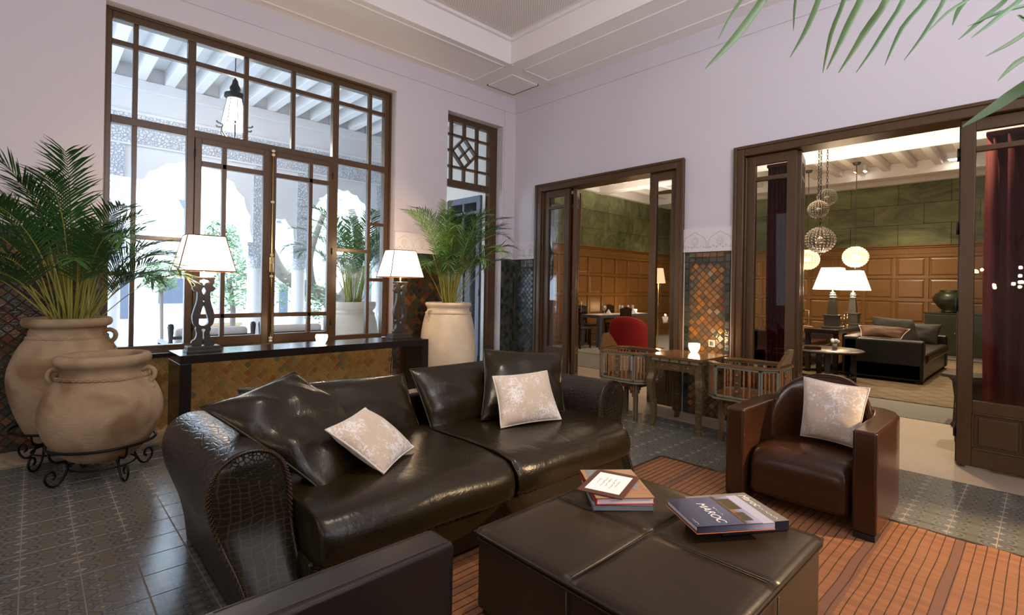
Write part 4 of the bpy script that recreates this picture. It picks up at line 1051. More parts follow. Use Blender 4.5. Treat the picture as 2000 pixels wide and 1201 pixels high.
def inlaid_chair(label, loc, rz):
    """opens towards -y"""
    r = thing('inlaid_armchair', label, 'armchair', loc, rz, None); zs, zr = .405, .675
    W_, D_ = .25, .29
    obj('seat', MB().prism(octa(W_, D_, .10), zs-.03, zs), m['inlaytop'], r, bevel=.004)
    obj('seat_edge', MB().prism(octa(W_+.008, D_+.008, .10), zs-.022, zs-.008), m['inlayedge'], r, bevel=.002)
    for sx in (1, -1):
        for sy in (1, -1):
            lg = obj('leg', boxes((sx*.165-.019, sx*.165+.019, sy*.165-.019, sy*.165+.019, 0, zs-.03)), m['inlay'], r, bevel=.002)
            q = MB()
            for a in (-.016, .016): q.box(sx*.165+a-.002, sx*.165+a+.002, sy*.165-.0205, sy*.165-.019, 0, zs-.03); q.box(sx*.165-.0205, sx*.165-.019, sy*.165+a-.002, sy*.165+a+.002, 0, zs-.03)
            obj('bone_strip', q, m['inlayedge'], lg)
    for s_ in (1, -1):
        for ax in (0, 1):
            pts = [(-.165, .375), (.165, .375), (.165, .20), (.145, .20), (.145, .235), (.125, .235), (.125, .27), (.10, .27), (.10, .30), (.08, .30), (.08, .325), (-.08, .325), (-.08, .30), (-.10, .30), (-.10, .27), (-.125, .27), (-.125, .235), (-.145, .235), (-.145, .20), (-.165, .20)]
            M_ = T(rz=ax*PI/2) @ T(y=.165*s_)
            ap = obj('stepped_apron', MB().prism(pts, -.006, .006, M_, 'y'), m['inlay'], r)
            q = MB()
            for cx, cz in ((-.12, .32), (.12, .32), (-.04, .35), (.04, .35)): q.box(cx-.016, cx+.016, -.0075, .0075, cz-.016, cz+.016, M_)
            obj('star_inlay', q, m['inlayred'], ap)
    # gallery around back and sides: five panels of the octagon
    o = octa(W_, D_, .10); P = [Vector((a, b, 0)) for a, b in o]
    segs = [(P[2], P[3]), (P[3], P[4]), (P[4], P[5]), (P[5], P[6]), (P[6], P[7]), (P[1], P[2]), (P[7], P[0])]
    for a, b in segs:
        d = b-a; L = d.length; an = math.atan2(d.y, d.x); M_ = Matrix.Translation(a) @ Matrix.Rotation(an, 4, 'Z')
        q = MB()
        for x0, x1, z0, z1 in ((0, .014, zs, zr), (L-.014, L, zs, zr), (0, L, zs, zs+.018), (0, L, zr-.02, zr)): q.box(x0, x1, -.009, .009, z0, z1, M_)
        g = obj('gallery_panel', q, m['inlayedge'], r, bevel=.002)
        if L > .2:
            c = L/2; q = MB().box(c-.024, c+.024, -.006, .006, zs+.018, zr-.02, M_); obj('splat', q, m['inlay'], g)
            q = MB()
            for zz in (.47, .54, .61): q.sphere(M_ @ Vector((c, -.006, zz)), .013, 8, 4); q.sphere(M_ @ Vector((c, .006, zz)), .013, 8, 4)
            obj('star_inlay', q, m['inlayred'], g)
            xs = [c-.105, c-.055, c+.055, c+.105]
        else: xs = [L/2-.035, L/2, L/2+.035]
        for x in xs:
            if not .02 < x < L-.02: continue
            p0 = M_ @ Vector((x, 0, 0)); zz = zs+.018; H = zr-.02-zz
            obj('spindle', MB().lathe([(.004, zz), (.008, zz+.02), (.005, zz+.04), (.009, zz+H*.3), (.006, zz+H*.48), (.010, zz+H*.55), (.006, zz+H*.62), (.009, zz+H*.78), (.005, zz+H*.9), (.007, zz+H)], 8, (p0.x, p0.y, 0)), m['spindle'], g, smooth=True)
    inner = octa(W_-.035, D_-.035, .09); outer = octa(W_+.018, D_+.018, .10); q = MB()
    idx = [1, 2, 3, 4, 5, 6, 7, 0]
    rings = [[(outer[i][0], outer[i][1], zr), (inner[i][0], inner[i][1], zr), (inner[i][0], inner[i][1], zr+.02), (outer[i][0], outer[i][1], zr+.02)] for i in idx]
    q.loft(rings); obj('arm_rail', q, m['inlaytop'], r, bevel=.003)
    q = MB(); q.loft([[(outer[i][0]*1.003, outer[i][1]*1.003, zr+.004+k) for k in (0, .004)]+[(outer[i][0]*.995, outer[i][1]*.995, zr+.008-k) for k in (0, .004)] for i in idx])
    obj('bone_strip', q, m['inlayedge'], r)
    # stepped back crest, leaning back
    pts = [(-.13, 0), (.13, 0), (.13, .035), (.115, .035), (.115, .06), (.10, .06), (.10, .085), (.085, .085), (.085, .11), (.07, .11), (.07, .135), (.05, .135), (.05, .155), (-.05, .155), (-.05, .135), (-.07, .135), (-.07, .11), (-.085, .11), (-.085, .085), (-.10, .085), (-.10, .06), (-.115, .06), (-.115, .035), (-.13, .035)]
    obj('back_crest', MB().prism(pts, -.012, .012, T(0, D_-.01, zr+.02) @ Matrix.Rotation(-.35, 4, 'X'), 'y'), m['inlaytop'], r, bevel=.002)
    return r
inlaid_chair('inlaid wooden armchair with spindle gallery at the left of the games table', (4.60, 3.01, 0), 0)
inlaid_chair('inlaid wooden armchair with spindle gallery right of the games table, behind the brown armchair', (4.60, 1.80, 0), PI)
sw = thing('wall_switch', 'square metal wall switch on the tiled pier above the games table', 'switch', (5.158, 2.40, .775))
obj('plate', boxes((-.006, .006, -.036, .036, -.036, .036)), m['ivory'], sw, bevel=.003)
obj('rocker', boxes((-.010, -.006, -.020, .020, -.022, .022)), m['chrome'], sw, bevel=.002)
s2 = thing('wall_socket', 'small dark wall socket low on the tiles beside the right table lamp', 'socket', (3.36, 5.438, .80))
obj('plate', boxes((-.035, .035, -.005, .005, -.035, .035)), m['steel'], s2, bevel=.003)
obj('button', boxes((-.010, .010, -.008, -.005, -.012, .012)), m['inlayred'], s2, bevel=.002)
cb = thing('lamp_cord', 'thin dark lamp cord hanging behind the console on the right', 'cord', (2.96, 5.07, .3))
obj('cord', MB().tube(spline([(2.96, 5.06, .74), (2.965, 5.08, .6), (2.955, 5.09, .4), (2.96, 5.10, .2), (2.97, 5.12, .02)], 5), .0045, 6), m['black'], cb, smooth=True, world=True)

# ============================================================ palm beside the photographer: fronds reaching in from the upper right
FG_LEAVES = [
((1.518, 0.558, 2.177),(1.349, 0.659, 1.937),0.0220),
((1.548, 0.599, 2.244),(1.42, 0.658, 2.041),0.0091),
((1.517, 0.422, 2.141),(1.414, 0.463, 1.927),0.0136),
((1.527, 0.481, 2.185),(1.473, 0.475, 2.021),0.0071),
((1.504, 0.365, 2.098),(1.422, 0.39, 1.868),0.0105),
((1.542, 0.329, 2.119),(1.429, 0.383, 1.876),0.0171),
((1.398, 0.259, 2.016),(1.283, 0.321, 1.805),0.0151),
((1.614, 0.261, 2.101),(1.482, 0.333, 1.869),0.0118),
((1.661, 0.216, 2.109),(1.533, 0.284, 1.888),0.0118),
((1.76, 0.192, 2.14),(1.628, 0.261, 1.924),0.0109),
((1.882, 0.145, 2.157),(1.734, 0.228, 2.024),0.0085),
((1.933, 0.166, 2.179),(1.845, 0.189, 2.068),0.0117),
((1.948, 0.082, 2.152),(1.794, 0.171, 2.004),0.0127),
((1.909, 0.051, 2.129),(1.754, 0.142, 1.985),0.0123),
((2.01, 0.024, 2.139),(1.811, 0.154, 2.04),0.0085),
((1.867, 0.021, 2.021),(1.715, 0.112, 1.915),0.0105),
((1.805, 0.011, 1.938),(1.671, 0.087, 1.834),0.0139),
((1.386, -0.005, 1.771),(1.225, 0.109, 1.627),0.0211),
]
FG_R1 = [(1.434, 0.569, 2.19), (1.568, 0.442, 2.193), (1.732, 0.287, 2.196), (1.876, 0.15, 2.185), (2.031, 0.004, 2.153), (2.237, -0.191, 2.059), (2.497, -0.437, 1.796)]
FG_R2 = [(1.829, 0.058, 2.04), (1.896, -0.006, 2.002), (1.983, -0.088, 1.938), (2.128, -0.225, 1.797), (2.322, -0.408, 1.565)]
fg = thing('potted_palm', 'palm in a pot beside the photographer, its leaflets hanging into the upper right corner', 'palm', (2.85, -1.0, 0))
obj('pot', MB().lathe([(.001, 0), (.2, 0), (.27, .2), (.30, .45), (.28, .62), (.31, .66), (.28, .67), (.25, .6), (.001, .58)], 32), m['clay2'], fg, smooth=True)
obj('cane', MB().tube(spline([(2.85, -1.0, .6), (2.84, -.98, 1.1), (2.75, -.8, 1.55), (2.497, -.437, 1.80)], 5), .016, 7), m['cane'], fg, smooth=True, world=True)
obj('cane', MB().tube(spline([(2.87, -1.02, .6), (2.80, -.95, 1.0), (2.6, -.7, 1.35), (2.322, -.408, 1.565)], 5), .014, 7), m['cane'], fg, smooth=True, world=True)
def hang(leaves, rach, mt):
    q = MB(); path = spline(rach, 5); q.tube(path, [.008-.0055*(1-i/len(path)) for i in range(len(path))], 6)
    for k, (a, b, w) in enumerate(leaves):
        a, b = Vector(a), Vector(b); root_ = min(path, key=lambda p: (p-a).length)
        view = (a-Vector((0, 0, 1.32))).normalized(); d = (b-a).normalized(); side = d.cross(view).normalized(); rnd = random.Random(k)
        P_ = spline([root_, a, a.lerp(b, .55)+side*(b-a).length*rnd.uniform(-.035, .05)+Vector((0, 0, .004)), b], 4); n = len(P_)
        vs = []; fs = []
        for i, p in enumerate(P_):
            ww = w*(.5+.5*smooth01(0, .3, i/n))*(1-smooth01(.55, 1.02, i/n)*.97)
            nn = side.cross(d)*ww*.22
            vs += [p-side*ww/2+nn, p, p+side*ww/2+nn]
        for i in range(n-1):
            for j in range(2): fs.append((i*3+j, i*3+j+1, i*3+j+4, i*3+j+3))
        q.add(vs, fs)
    return obj('frond', q, mt, fg, smooth=True, world=True)
hang(FG_LEAVES[:7], FG_R1[0:7], m['leaf2']); hang(FG_LEAVES[7:15], [tuple(Vector(p)+Vector((.06, .03, .05))) for p in FG_R1], m['leaf']); hang(FG_LEAVES[15:], FG_R2, m['leaf2'])

# hanging lamp behind the photographer, seen mirrored in the door glass
hl = thing('hanging_lamp', 'cluster lamp of small lit glass balls, seen mirrored in the right door glass', 'lamp', (-1.3, .6, 1.60))
obj('stem', MB().tube([(0, 0, 0), (0, 0, 2.45)], .008, 6), m['brass'], hl)
rl = random.Random(4)
for k in range(11):
    p = Vector((rl.uniform(-.3, .3), rl.uniform(-.36, .36), rl.uniform(-.22, .22)))
    a = obj('arm', MB().tube([(0, 0, 0), p], .004, 5), m['brass'], hl); obj('glass_ball', MB().sphere(p, .028, 10, 8), m['mirrored'], a, smooth=True)

# ============================================================ lounge and dining wing
XF, YD = 14.0, 7.9
sl = struct('wall_lounge_far', boxes((XF, XF+.2, -1.4, 8.1, 0, 4.2)), m['grout_dark'])
sd = struct('wall_dining_end', boxes((WB, XF, YD, YD+.2, 0, 4.2)), m['grout_dark'])
struct('wall_lounge_near', boxes((5.36, XF, -1.4, -1.2, 0, 4.2)), m['panelwood'])
struct('wall_garden_side', boxes((5.16, 5.36, 5.75, YD, 0, 4.2)), m['brick'])
cl = struct('ceiling_lounge', boxes((5.3, XF+.2, -1.4, 8.1, 4.02, 4.2)), m['ceiling'])
def panelling(wall, face):
    """oak panelling: square raised panels between stiles and rails, slate slabs above"""
    rails = [(0, .16), (.655, .70), (1.165, 1.22), (1.665, 1.715), (2.13, 2.20)]; L0, L1 = (-1.1, YD) if face == 'x' else (5.5, XF); p = .57
    def B(a0, a1, t, z0, z1, q=None):
        q = q or MB()
        return q.box(XF-t, XF, a0, a1, z0, z1) if face == 'x' else q.box(a0, a1, YD-t, YD, z0, z1)
    for z0, z1 in rails: obj('rail', B(L0, L1, .032, z0, z1), m['panelwood'], wall, bevel=.006)
    cap = B(L0, L1, .05, 2.33, 2.37); B(L0, L1, .07, 2.37, 2.40, cap); B(L0, L1, .036, 2.20, 2.33, cap)
    obj('cap_moulding', cap, m['panelwood'], wall, bevel=.01)
    k = 0; a = L0
    mesh_ = {}
    while a < L1:
        obj('stile', B(a, a+.06, .030, .16, 2.13), m['panelwood'], wall, bevel=.005)
        for i in range(4):
            z0, z1 = rails[i][1], rails[i+1][0]
            q = B(a+.06, a+p, .006, z0, z1); c0, c1 = a+.06, a+p
            # field raised with a sloping edge
            t0, t1, e = .006, .020, .05
            def F(u, z, t): return (XF-t, u, z) if face == 'x' else (u, YD-t, z)
            q.loft([[F(c0+.02, z0+.02, t0), F(c1-.02, z0+.02, t0), F(c1-.02, z1-.02, t0), F(c0+.02, z1-.02, t0)], [F(c0+e, z0+e, t1), F(c1-e, z0+e, t1), F(c1-e, z1-e, t1), F(c0+e, z1-e, t1)]])
            obj('panel', q, m['panelwood'], wall)
        a += p
    a = L0-.2; i = 0
    while a < L1:
        for j, (z0, z1) in enumerate(((2.402, 2.85), (2.856, 3.30), (3.306, 3.75))):
            s0 = max(L0, a+(.45 if j % 2 else 0)+.003); s1 = min(L1, a+(.45 if j % 2 else 0)+.897)
            if s1-s0 > .05: obj('stone_slab', B(s0, s1, .02+.002*((i+j) % 2), z0, z1), m['slate'], wall, bevel=.002, segs=1)
        a += .9; i += 1
    obj('cornice', B(L0, L1, .16, 3.75, 4.02), m['ceiling'], wall, bevel=.03)
panelling(sl, 'x'); panelling(sd, 'y')
for x in (7.35, 10.3, 12.9): obj('main_beam', boxes((x, x+.34, -1.2, YD, 3.74, 4.02)), m['ceiling'], cl, bevel=.02)
y = -1.1
while y < YD:
    for a, b in ((5.36, 7.35), (7.69, 10.3), (10.64, 12.9), (13.24, 14)): obj('joist', boxes((a, b, y, y+.13, 3.87, 4.02)), m['ceiling'], cl, bevel=.015)
    y += .42
cp = obj('carpet', boxes((6.8, XF, -1.2, YD, -.002, .006)), m['carpet'], None); cp['kind'] = 'structure'; cp.name = 'floor_carpet'
tag(obj('rug', boxes((7.75, 13.3, -.6, 3.9, .007, .016)), m['herring']), 'brown lozenge-patterned rug on the lounge floor under the black sofa', 'rug')
tag(obj('rug', boxes((8.3, 13.3, 5.2, 7.6, .007, .014)), m['carpet2']), 'pale rug under the dining table', 'rug')
# recessed wall washers in the joist bays
for k, (x, y) in enumerate(((12.72, 2.75), (12.70, 1.22))):
    r = thing('ceiling_downlight', ('left', 'right')[k]+' recessed square downlight of the two above the slate wall of the lounge', 'lamp', (x, y, 3.9))
    obj('housing', boxes((-.10, .10, -.12, .12, 0, .12)), m['white'], r); obj('lit_lens', boxes((-.08, .08, -.10, .10, -.006, 0)), m['bulbw'], r)
    l = light('downlight', 'SPOT', (0, 0, -.03), 420, (1, .80, .52), .05, spot=85, blend=.8); l.parent = r; l.rotation_euler = (0, .45, 0)
for x, y, e in ((5.9, .9, 230), (6.0, 3.6, 60), (9.0, 3.0, 150), (9.0, .6, 130), (11.8, 5.0, 110), (8.2, 6.6, 80), (12.2, 6.9, 60), (12.4, 2.0, 150)):
    light('lounge_fill_spot', 'SPOT', (x, y, 3.7), e, (1, .78, .50), .06, target=(x+1.0, y+.1, 0), spot=95, blend=.8)  # added warm fill to brighten the wing, no fixtures for these
light('lounge_ceiling_fill', 'AREA', (9.2, 2.0, 3.2), 95, (1, .84, .66), 3.0, 4.0, (9.2, 2.0, 4.0))  # this and the next: added upward fills brightening the ceiling, no cove built
light('lounge_ceiling_fill', 'AREA', (9.8, 6.2, 3.2), 45, (1, .84, .66), 4.0, 2.0, (9.8, 6.2, 4.0))

# curtains behind the doors
def curtain(label, x, y0, y1, z0=.01, z1=2.72):
    n = 40; rings = []
    for t in (0, 1):
        rings.append([])
    q = MB(); vs = []; fs = []
    for i in range(n+1):
        y = y0+(y1-y0)*i/n; dx = .03*math.sin(i*1.15)+.008*math.sin(i*2.9)
        for j in range(5): z = z0+(z1-z0)*j/4; vs.append((x+dx*(1+.25*math.sin(j*1.7)), y+.01*math.sin(j+i*.3), z))
    for i in range(n):
        for j in range(4): a = i*5+j; fs.append((a, a+5, a+6, a+1))
    q.add(vs, fs); r = thing('curtain', label, 'curtain', (x, (y0+y1)/2, z0))
    o = obj('cloth', q, m['curtain'], r, smooth=True, world=True); s_ = o.modifiers.new('solid', 'SOLIDIFY'); s_.thickness = .004
    obj('header_tape', boxes((x-.045, x+.045, min(y0, y1), max(y0, y1), z1-.04, z1)), m['curtain'], r, world=True, bevel=.01)
curtain('red curtain behind the left side of the first doorway', 5.80, 4.72, 4.86)
curtain('red curtain behind the right side of the first doorway', 5.80, 2.80, 3.10)
curtain('red curtain behind the left side of the wide doorway', 5.90, 1.86, 2.14)
curtain('red curtain behind the glass leaf at the right of the wide doorway', 5.95, -.35, .375)

# --- crystal globe pendants
def globe(label, p, r_, lit, ztop, chain=True):
    r = thing('pendant_lamp', label, 'lamp', p)
    q = MB(); nl = 14
    for i in range(1, nl):
        a = PI*i/nl; rr = r_*math.sin(a); z = -r_*.92*math.cos(a)
        q.tube([(rr*math.cos(t), rr*math.sin(t), z) for t in [2*PI*k/24 for k in range(24)]], .0045 if not lit else .006, 4, closed=True)
    obj('wire_rings', q, m['steel' if not lit else 'crystal_lit'], r)
    q = MB()
    for k in range(22):
        t = 2*PI*k/22
        for i in range(1, nl):
            a = PI*(i+.5)/nl; rr = r_*math.sin(a); z = -r_*.92*math.cos(a)
            if i < nl-1: q.sphere((rr*math.cos(t), rr*math.sin(t), z), r_*.062, 5, 3)
    b = obj('crystal_beads', q, m['crystal_lit' if lit else 'crystal'], r); b['kind'] = 'stuff'
    obj('cap', MB().lathe([(.001, r_*.90), (r_*.35, r_*.88), (r_*.3, r_*.95), (r_*.12, r_*1.0), (r_*.10, r_*1.12), (.001, r_*1.13)], 16), m['steel'], r, smooth=True)
    obj('finial', MB().sphere((0, 0, -r_*1.05), r_*.09, 8, 6), m['steel'], r, smooth=True)
    L_ = ztop-p[2]
    if chain:
        q = MB(); n = int((L_-r_*1.1)/.05)
        for k in range(n):
            z = r_*1.12+.025+.05*k; a = (k % 2)*PI/2
            q.tube([(math.cos(a)*.013*math.cos(t), math.sin(a)*.013*math.cos(t), z+.032*math.sin(t)) for t in [2*PI*j/10 for j in range(10)]], .004, 4, closed=True)
        c = obj('chain', q, m['iron'], r); c['kind'] = 'stuff'
    else: obj('cord', MB().tube([(.012*math.sin(k*.7), 0, r_*1.1+(L_-r_*1.1)*k/16) for k in range(17)], .008, 6), m['steel'], r, smooth=True)
    obj('ceiling_canopy', MB().lathe([(.001, L_-.05), (.05, L_-.045), (.075, L_), (.001, L_)], 16), m['steel'], r, smooth=True)
    obj('bulb', MB().sphere((0, 0, .0), r_*.25, 10, 8), m['bulb'] if lit else m['crystal'], r, smooth=True)
    if lit:
        l = light('pendant_light', 'POINT', (0, 0, 0), 16, (1, .66, .36), .05); l.parent = r
globe('largest unlit crystal globe pendant, lowest of the chain-hung three', (9.62-.0, 2.64, 2.21), .225, False, 4.0)
globe('small unlit crystal globe pendant, middle of the chain-hung three', (9.57, 2.66, 2.72), .155, False, 4.0)
globe('small unlit crystal globe pendant, topmost of the chain-hung three', (9.9, 2.62, 2.96), .15, False, 4.0)
globe('lit crystal globe pendant on a single cord, left of the vase cabinet', (11.64, 2.58, 2.03), .215, True, 3.87, False)
globe('lit crystal globe pendant partly behind the folded door leaf', (11.75, 3.45, 2.01), .22, True, 3.87, False)

# --- lounge furniture
def lounge_lamp(label, x, y, z0):
    r = thing('table_lamp', label, 'lamp', (x, y, z0))
    q = MB(); q.box(-.13, .13, -.13, .13, 0, .03); q.box(-.10, .10, -.10, .10, .03, .20); q.box(-.115, .115, -.115, .115, .20, .225)
    obj('plinth', q, m['steel'], r, bevel=.004)
    q = MB().loft([[(a*w, b*w, z) for a, b in ((-1, -1), (1, -1), (1, 1), (-1, 1))] for w, z in ((.068, .225), (.045, .50))])
    obj('tapered_column', q, m['steel'], r, bevel=.003)
    obj('turned_collar', MB().lathe([(.03, .50), (.06, .505), (.06, .52), (.04, .53), (.055, .545), (.055, .56), (.035, .57), (.05, .585), (.03, .60), (.01, .61), (.01, .68)], 18), m['chrome'], r, smooth=True)
    obj('lamp_shade', MB().loft([[(a*w, b*w, z) for a, b in ((-1, -1), (1, -1), (1, 1), (-1, 1))] for w, z in ((.24, .65), (.14, 1.02))], caps=False), m['shade'], r)
    l = light('lamp_light', 'POINT', (0, 0, .62), 12, (1, .68, .38), .05); l.parent = r
    l = light('lamp_light', 'POINT', (0, 0, 1.05), 12, (1, .68, .38), .05); l.parent = r
ct = thing('sofa_table', 'black sofa table carrying two lit table lamps in the lounge', 'table', (10.5, 2.5, 0))
obj('top', boxes((9.35, 11.7, 2.28, 2.78, .66, .73)), m['blackwood'], ct, world=True, bevel=.005)
for x0 in (9.37, 11.6):
    for y0 in (2.30, 2.70): obj('leg', boxes((x0, x0+.07, y0, y0+.07, .016, .66)), m['blackwood'], ct, world=True, bevel=.003)
obj('drawer_front', boxes((9.345, 9.36, 2.40, 2.68, .57, .655)), m['darkwood'], ct, world=True, bevel=.003)
obj('lower_shelf', boxes((9.40, 11.65, 2.32, 2.74, .15, .18)), m['blackwood'], ct, world=True)
lounge_lamp('nearer table lamp with black column and lit shade on the black sofa table', 9.85, 2.50, .73)
lounge_lamp('farther table lamp with black column and lit shade, half behind the first', 11.25, 2.52, .73)
for k, (x, y) in enumerate(((10.25, 2.44), (10.8, 2.50))):
    r = thing('figurine', ('gilt figurine pair beside the nearer lounge lamp', 'slender gilt figurine beside the farther lounge lamp')[k], 'figurine', (x, y, .73))
    obj('plinth', MB().lathe([(.03, 0), (.03, .015), (.015, .02)], 12), m['brass'], r, smooth=True)
    for s_ in ((-.02, .03) if k == 0 else (0,)):
        obj('figure', MB().lathe([(.006, .01), (.014, .05), (.010, .09), (.018, .13), (.012, .165), (.006, .17), (.013, .185), (.010, .205), (.001, .212)], 10, (0, s_, 0)), m['brass'], r, smooth=True)
        obj('raised_arm', MB().tube([(0, s_+.01, .15), (0, s_+.05, .17), (0, s_+.045, .21)], .005, 5), m['brass'], r, smooth=True)
mr = simple('rust_cushion', (.085, .033, .012), .7); m['rust'] = mr; m['olive'] = simple('dark_olive_cushion', (.012, .009, .005), .75)
m['leather_black'] = simple('black_leather', (.007, .006, .005), .35)
def lounge_sofa(label, x0, x1, y0, y1, back, mt='leather_black'):
    r = thing('sofa', label, 'sofa', ((x0+x1)/2, (y0+y1)/2, .016))
    obj('seat_frame', boxes((x0, x1, y0+.05, y1-.05, .06, .30)), m[mt], r, world=True, bevel=.02)
    obj('seat_cushion', boxes((x0+.2, x1-.2, y0, y1-.2 if back > 0 else y1, .30, .45)), m[mt], r, world=True, bevel=.05, segs=4)
    obj('armrest', boxes((x0, x0+.2, y0+.03, y1, .05, .64)), m[mt], r, world=True, bevel=.035, segs=4)
    obj('armrest', boxes((x1-.2, x1, y0+.03, y1, .05, .60)), m[mt], r, world=True, bevel=.035, segs=4)
    yb = (y1-.22, y1) if back > 0 else (y0, y0+.22)
    obj('backrest', boxes((x0, x1, *yb, .05, .66)), m[mt], r, world=True, bevel=.04, segs=4)
    for x in (x0+.05, x1-.11):
        for y in (y0+.07, y1-.13): obj('foot', boxes((x, x+.06, y, y+.06, .016, .06)), m['blackwood'], r, world=True)
lounge_sofa('black leather sofa seen end-on in the lounge, rust cushion on its arm', 9.3, 11.9, 1.18, 2.22, 1)
lounge_sofa('dark leather sofa at the left of the lounge, behind the door leaf', 9.6, 11.6, 2.90, 3.80, 1, 'leather_brown')
cushion('rust coloured cushion with pale piping on the black lounge sofa', 'rust', [(9.45, 2.00, .645), (9.45, 1.50, .645), (9.66, 1.42, .79), (9.66, 2.08, .81)], .16, 'cream', .006, .01, 4)
cushion('large dark cushion leaning in the black lounge sofa behind the rust cushion', 'olive', [(9.75, 1.85, .47), (9.95, 1.28, .47), (10.15, 1.45, .92), (9.95, 1.98, .96)], .18, None, 0, .01, 5)
cushion('brown square cushion at the far end of the black lounge sofa', 'olive', [(11.45, 2.0, .455), (11.45, 1.30, .455), (11.62, 1.26, .80), (11.62, 2.0, .80)], .16, None, 0, .01, 7)
cushion('pinkish brown cushion on the dark sofa at the left of the lounge', 'rust', [(9.9, 3.3, .46), (9.9, 2.9, .46), (10.05, 2.86, .72), (10.05, 3.3, .78)], .14, 'cream', .005, .01, 6)
cf = thing('coffee_table', 'dark round coffee table with a book and white flowers in the lounge', 'table', (8.5, 2.27, .016))
obj('top', MB().lathe([(.001, .455), (.50, .455), (.52, .47), (.50, .485), (.001, .485)], 40), m['darkwood'], cf, smooth=True)
for k in range(4):
    a = k*PI/2+.4; obj('leg', MB().box(-.035, .035, -.035, .035, 0, .456, T(.38*math.cos(a), .38*math.sin(a), 0, a)), m['blackwood'], cf, bevel=.003)
obj('stretcher', MB().lathe([(.36, .10), (.40, .10), (.40, .13), (.36, .13)], 32, caps=False), m['blackwood'], cf)
bk = thing('book', 'brown leather bound album on the round lounge coffee table', 'book', (8.35, 2.40, .502), .5)
obj('cover', boxes((-.15, .15, -.11, .11, 0, .006), (-.15, .15, -.11, .11, .034, .040), (-.15, -.14, -.11, .11, 0, .04)), m['leather_brown'], bk, bevel=.002); obj('pages', boxes((-.14, .145, -.105, .105, .006, .034)), m['pages'], bk)
vs_ = thing('flower_vase', 'small glass with white flowers on the lounge coffee table', 'vase', (8.55, 2.13, .502))
obj('glass', MB().lathe([(.001, 0), (.03, 0), (.035, .08), (.03, .08), (.026, .01), (.001, .01)], 16), m['clear'], vs_, smooth=True)
for k in range(5): obj('bloom', MB().sphere((.03*math.cos(k*1.26), .035*math.sin(k*1.26), .11+.015*(k % 2)), .028, 8, 6), m['white'], vs_, smooth=True)
cbn = thing('cabinet', 'dark green lacquered cabinet with two doors against the panelled wall', 'cabinet', (13.65, 1.2, .016))
obj('body', boxes((13.42, 13.94, .72, 1.74, .10, .93)), m['patina'], cbn, world=True, bevel=.006)
obj('plinth', boxes((13.50, 13.94, .76, 1.70, .016, .10)), m['white'], cbn, world=True)
obj('top', boxes((13.40, 13.95, .70, 1.76, .93, .955)), m['patina'], cbn, world=True, bevel=.004)
for a, b, kx in ((.74, 1.225, 1.20), (1.235, 1.72, 1.26)):
    d_ = obj('door', boxes((13.40, 13.42, a, b, .12, .91)), m['patina'], cbn, world=True, bevel=.004)
    o = obj('knob', MB().sphere((13.385, kx, .55), .014, 8, 6), m['brass'], None, smooth=True); o.parent = d_; o.location = -Vector(cbn.location)
va = thing('vase', 'round black bronze vase on the green cabinet', 'vase', (13.66, 1.36, .955))
obj('body', MB().lathe([(.001, .0), (.14, .0), (.15, .03), (.13, .05), (.20, .12), (.285, .24), (.29, .30), (.25, .38), (.18, .425), (.165, .44), (.185, .465), (.165, .465), (.15, .44), (.001, .40)], 32), m['patina'], va, smooth=True)
st = thing('side_table', 'small dark hexagonal side table just inside the wide doorway', 'table', (6.80, .52, 0))
obj('top', MB().lathe([(.001, .50), (.24, .50), (.25, .515), (.24, .53), (.001, .53)], 6), m['darkwood'], st)
obj('pedestal', MB().lathe([(.15, .0), (.16, .03), (.14, .06), (.13, .3), (.15, .46), (.19, .50)], 6), m['darkwood'], st)

# --- dining end
def dining_chair(label, x, y, rz, grp='dark dining chairs around the dining table'):
    r = thing('dining_chair', label, 'chair', (x, y, .014), rz, grp)
    for a in (-.19, .17):
        for b in (-.19, .17): obj('leg', boxes((a, a+.03, b, b+.03, 0, .43)), m['blackwood'], r)
    obj('seat', boxes((-.21, .21, -.21, .21, .42, .47)), m['darkwood'], r, bevel=.015)
    obj('backrest', MB().prism([(-.20, .55), (.20, .55), (.22, .88), (0, .92), (-.22, .88)], -.015, .015, T(0, .21, 0), 'y'), m['blackwood'], r, bevel=.005)
    for a in (-.20, .175): obj('post', boxes((a, a+.025, .19, .215, .43, .60)), m['blackwood'], r)
    return r
dt = thing('dining_table', 'black square-legged dining table laid with glasses and napkins', 'table', (10.2, 7.1, .014))
obj('top', boxes((9.2, 11.4, 6.85, 7.45, .67, .735)), m['bluedoor'], dt, world=True, bevel=.004)
for x in (9.2, 11.31):
    for y in (6.85, 7.36): obj('leg', boxes((x, x+.09, y, y+.09, .014, .67)), m['bluedoor'], dt, world=True, bevel=.004)
obj('runner', boxes((9.3, 11.3, 6.95, 7.35, .735, .738)), m['paper'], dt, world=True)
dining_chair('dark dining chair at the left end of the dining table', 8.85, 7.15, PI/2)
dining_chair('dark dining chair behind the dining table, against the panelling', 9.75, 7.62, 0)
dining_chair('dark dining chair at the far right behind the dining table', 10.9, 7.62, 0)
dining_chair('dark dining chair tucked under the near side of the dining table', 9.75, 6.75, PI)
def wineglass(x, y, lab):
    r = thing('wine_glass', lab, 'glass', (x, y, .738), 0, 'wine glasses on the dining table')
    obj('bowl', MB().lathe([(.004, .09), (.03, .11), (.042, .15), (.035, .20), (.033, .20), (.038, .15), (.001, .10)], 12), m['clear'], r, smooth=True)
    obj('stem', MB().lathe([(.034, 0), (.034, .003), (.005, .01), (.004, .09)], 10), m['clear'], r, smooth=True)
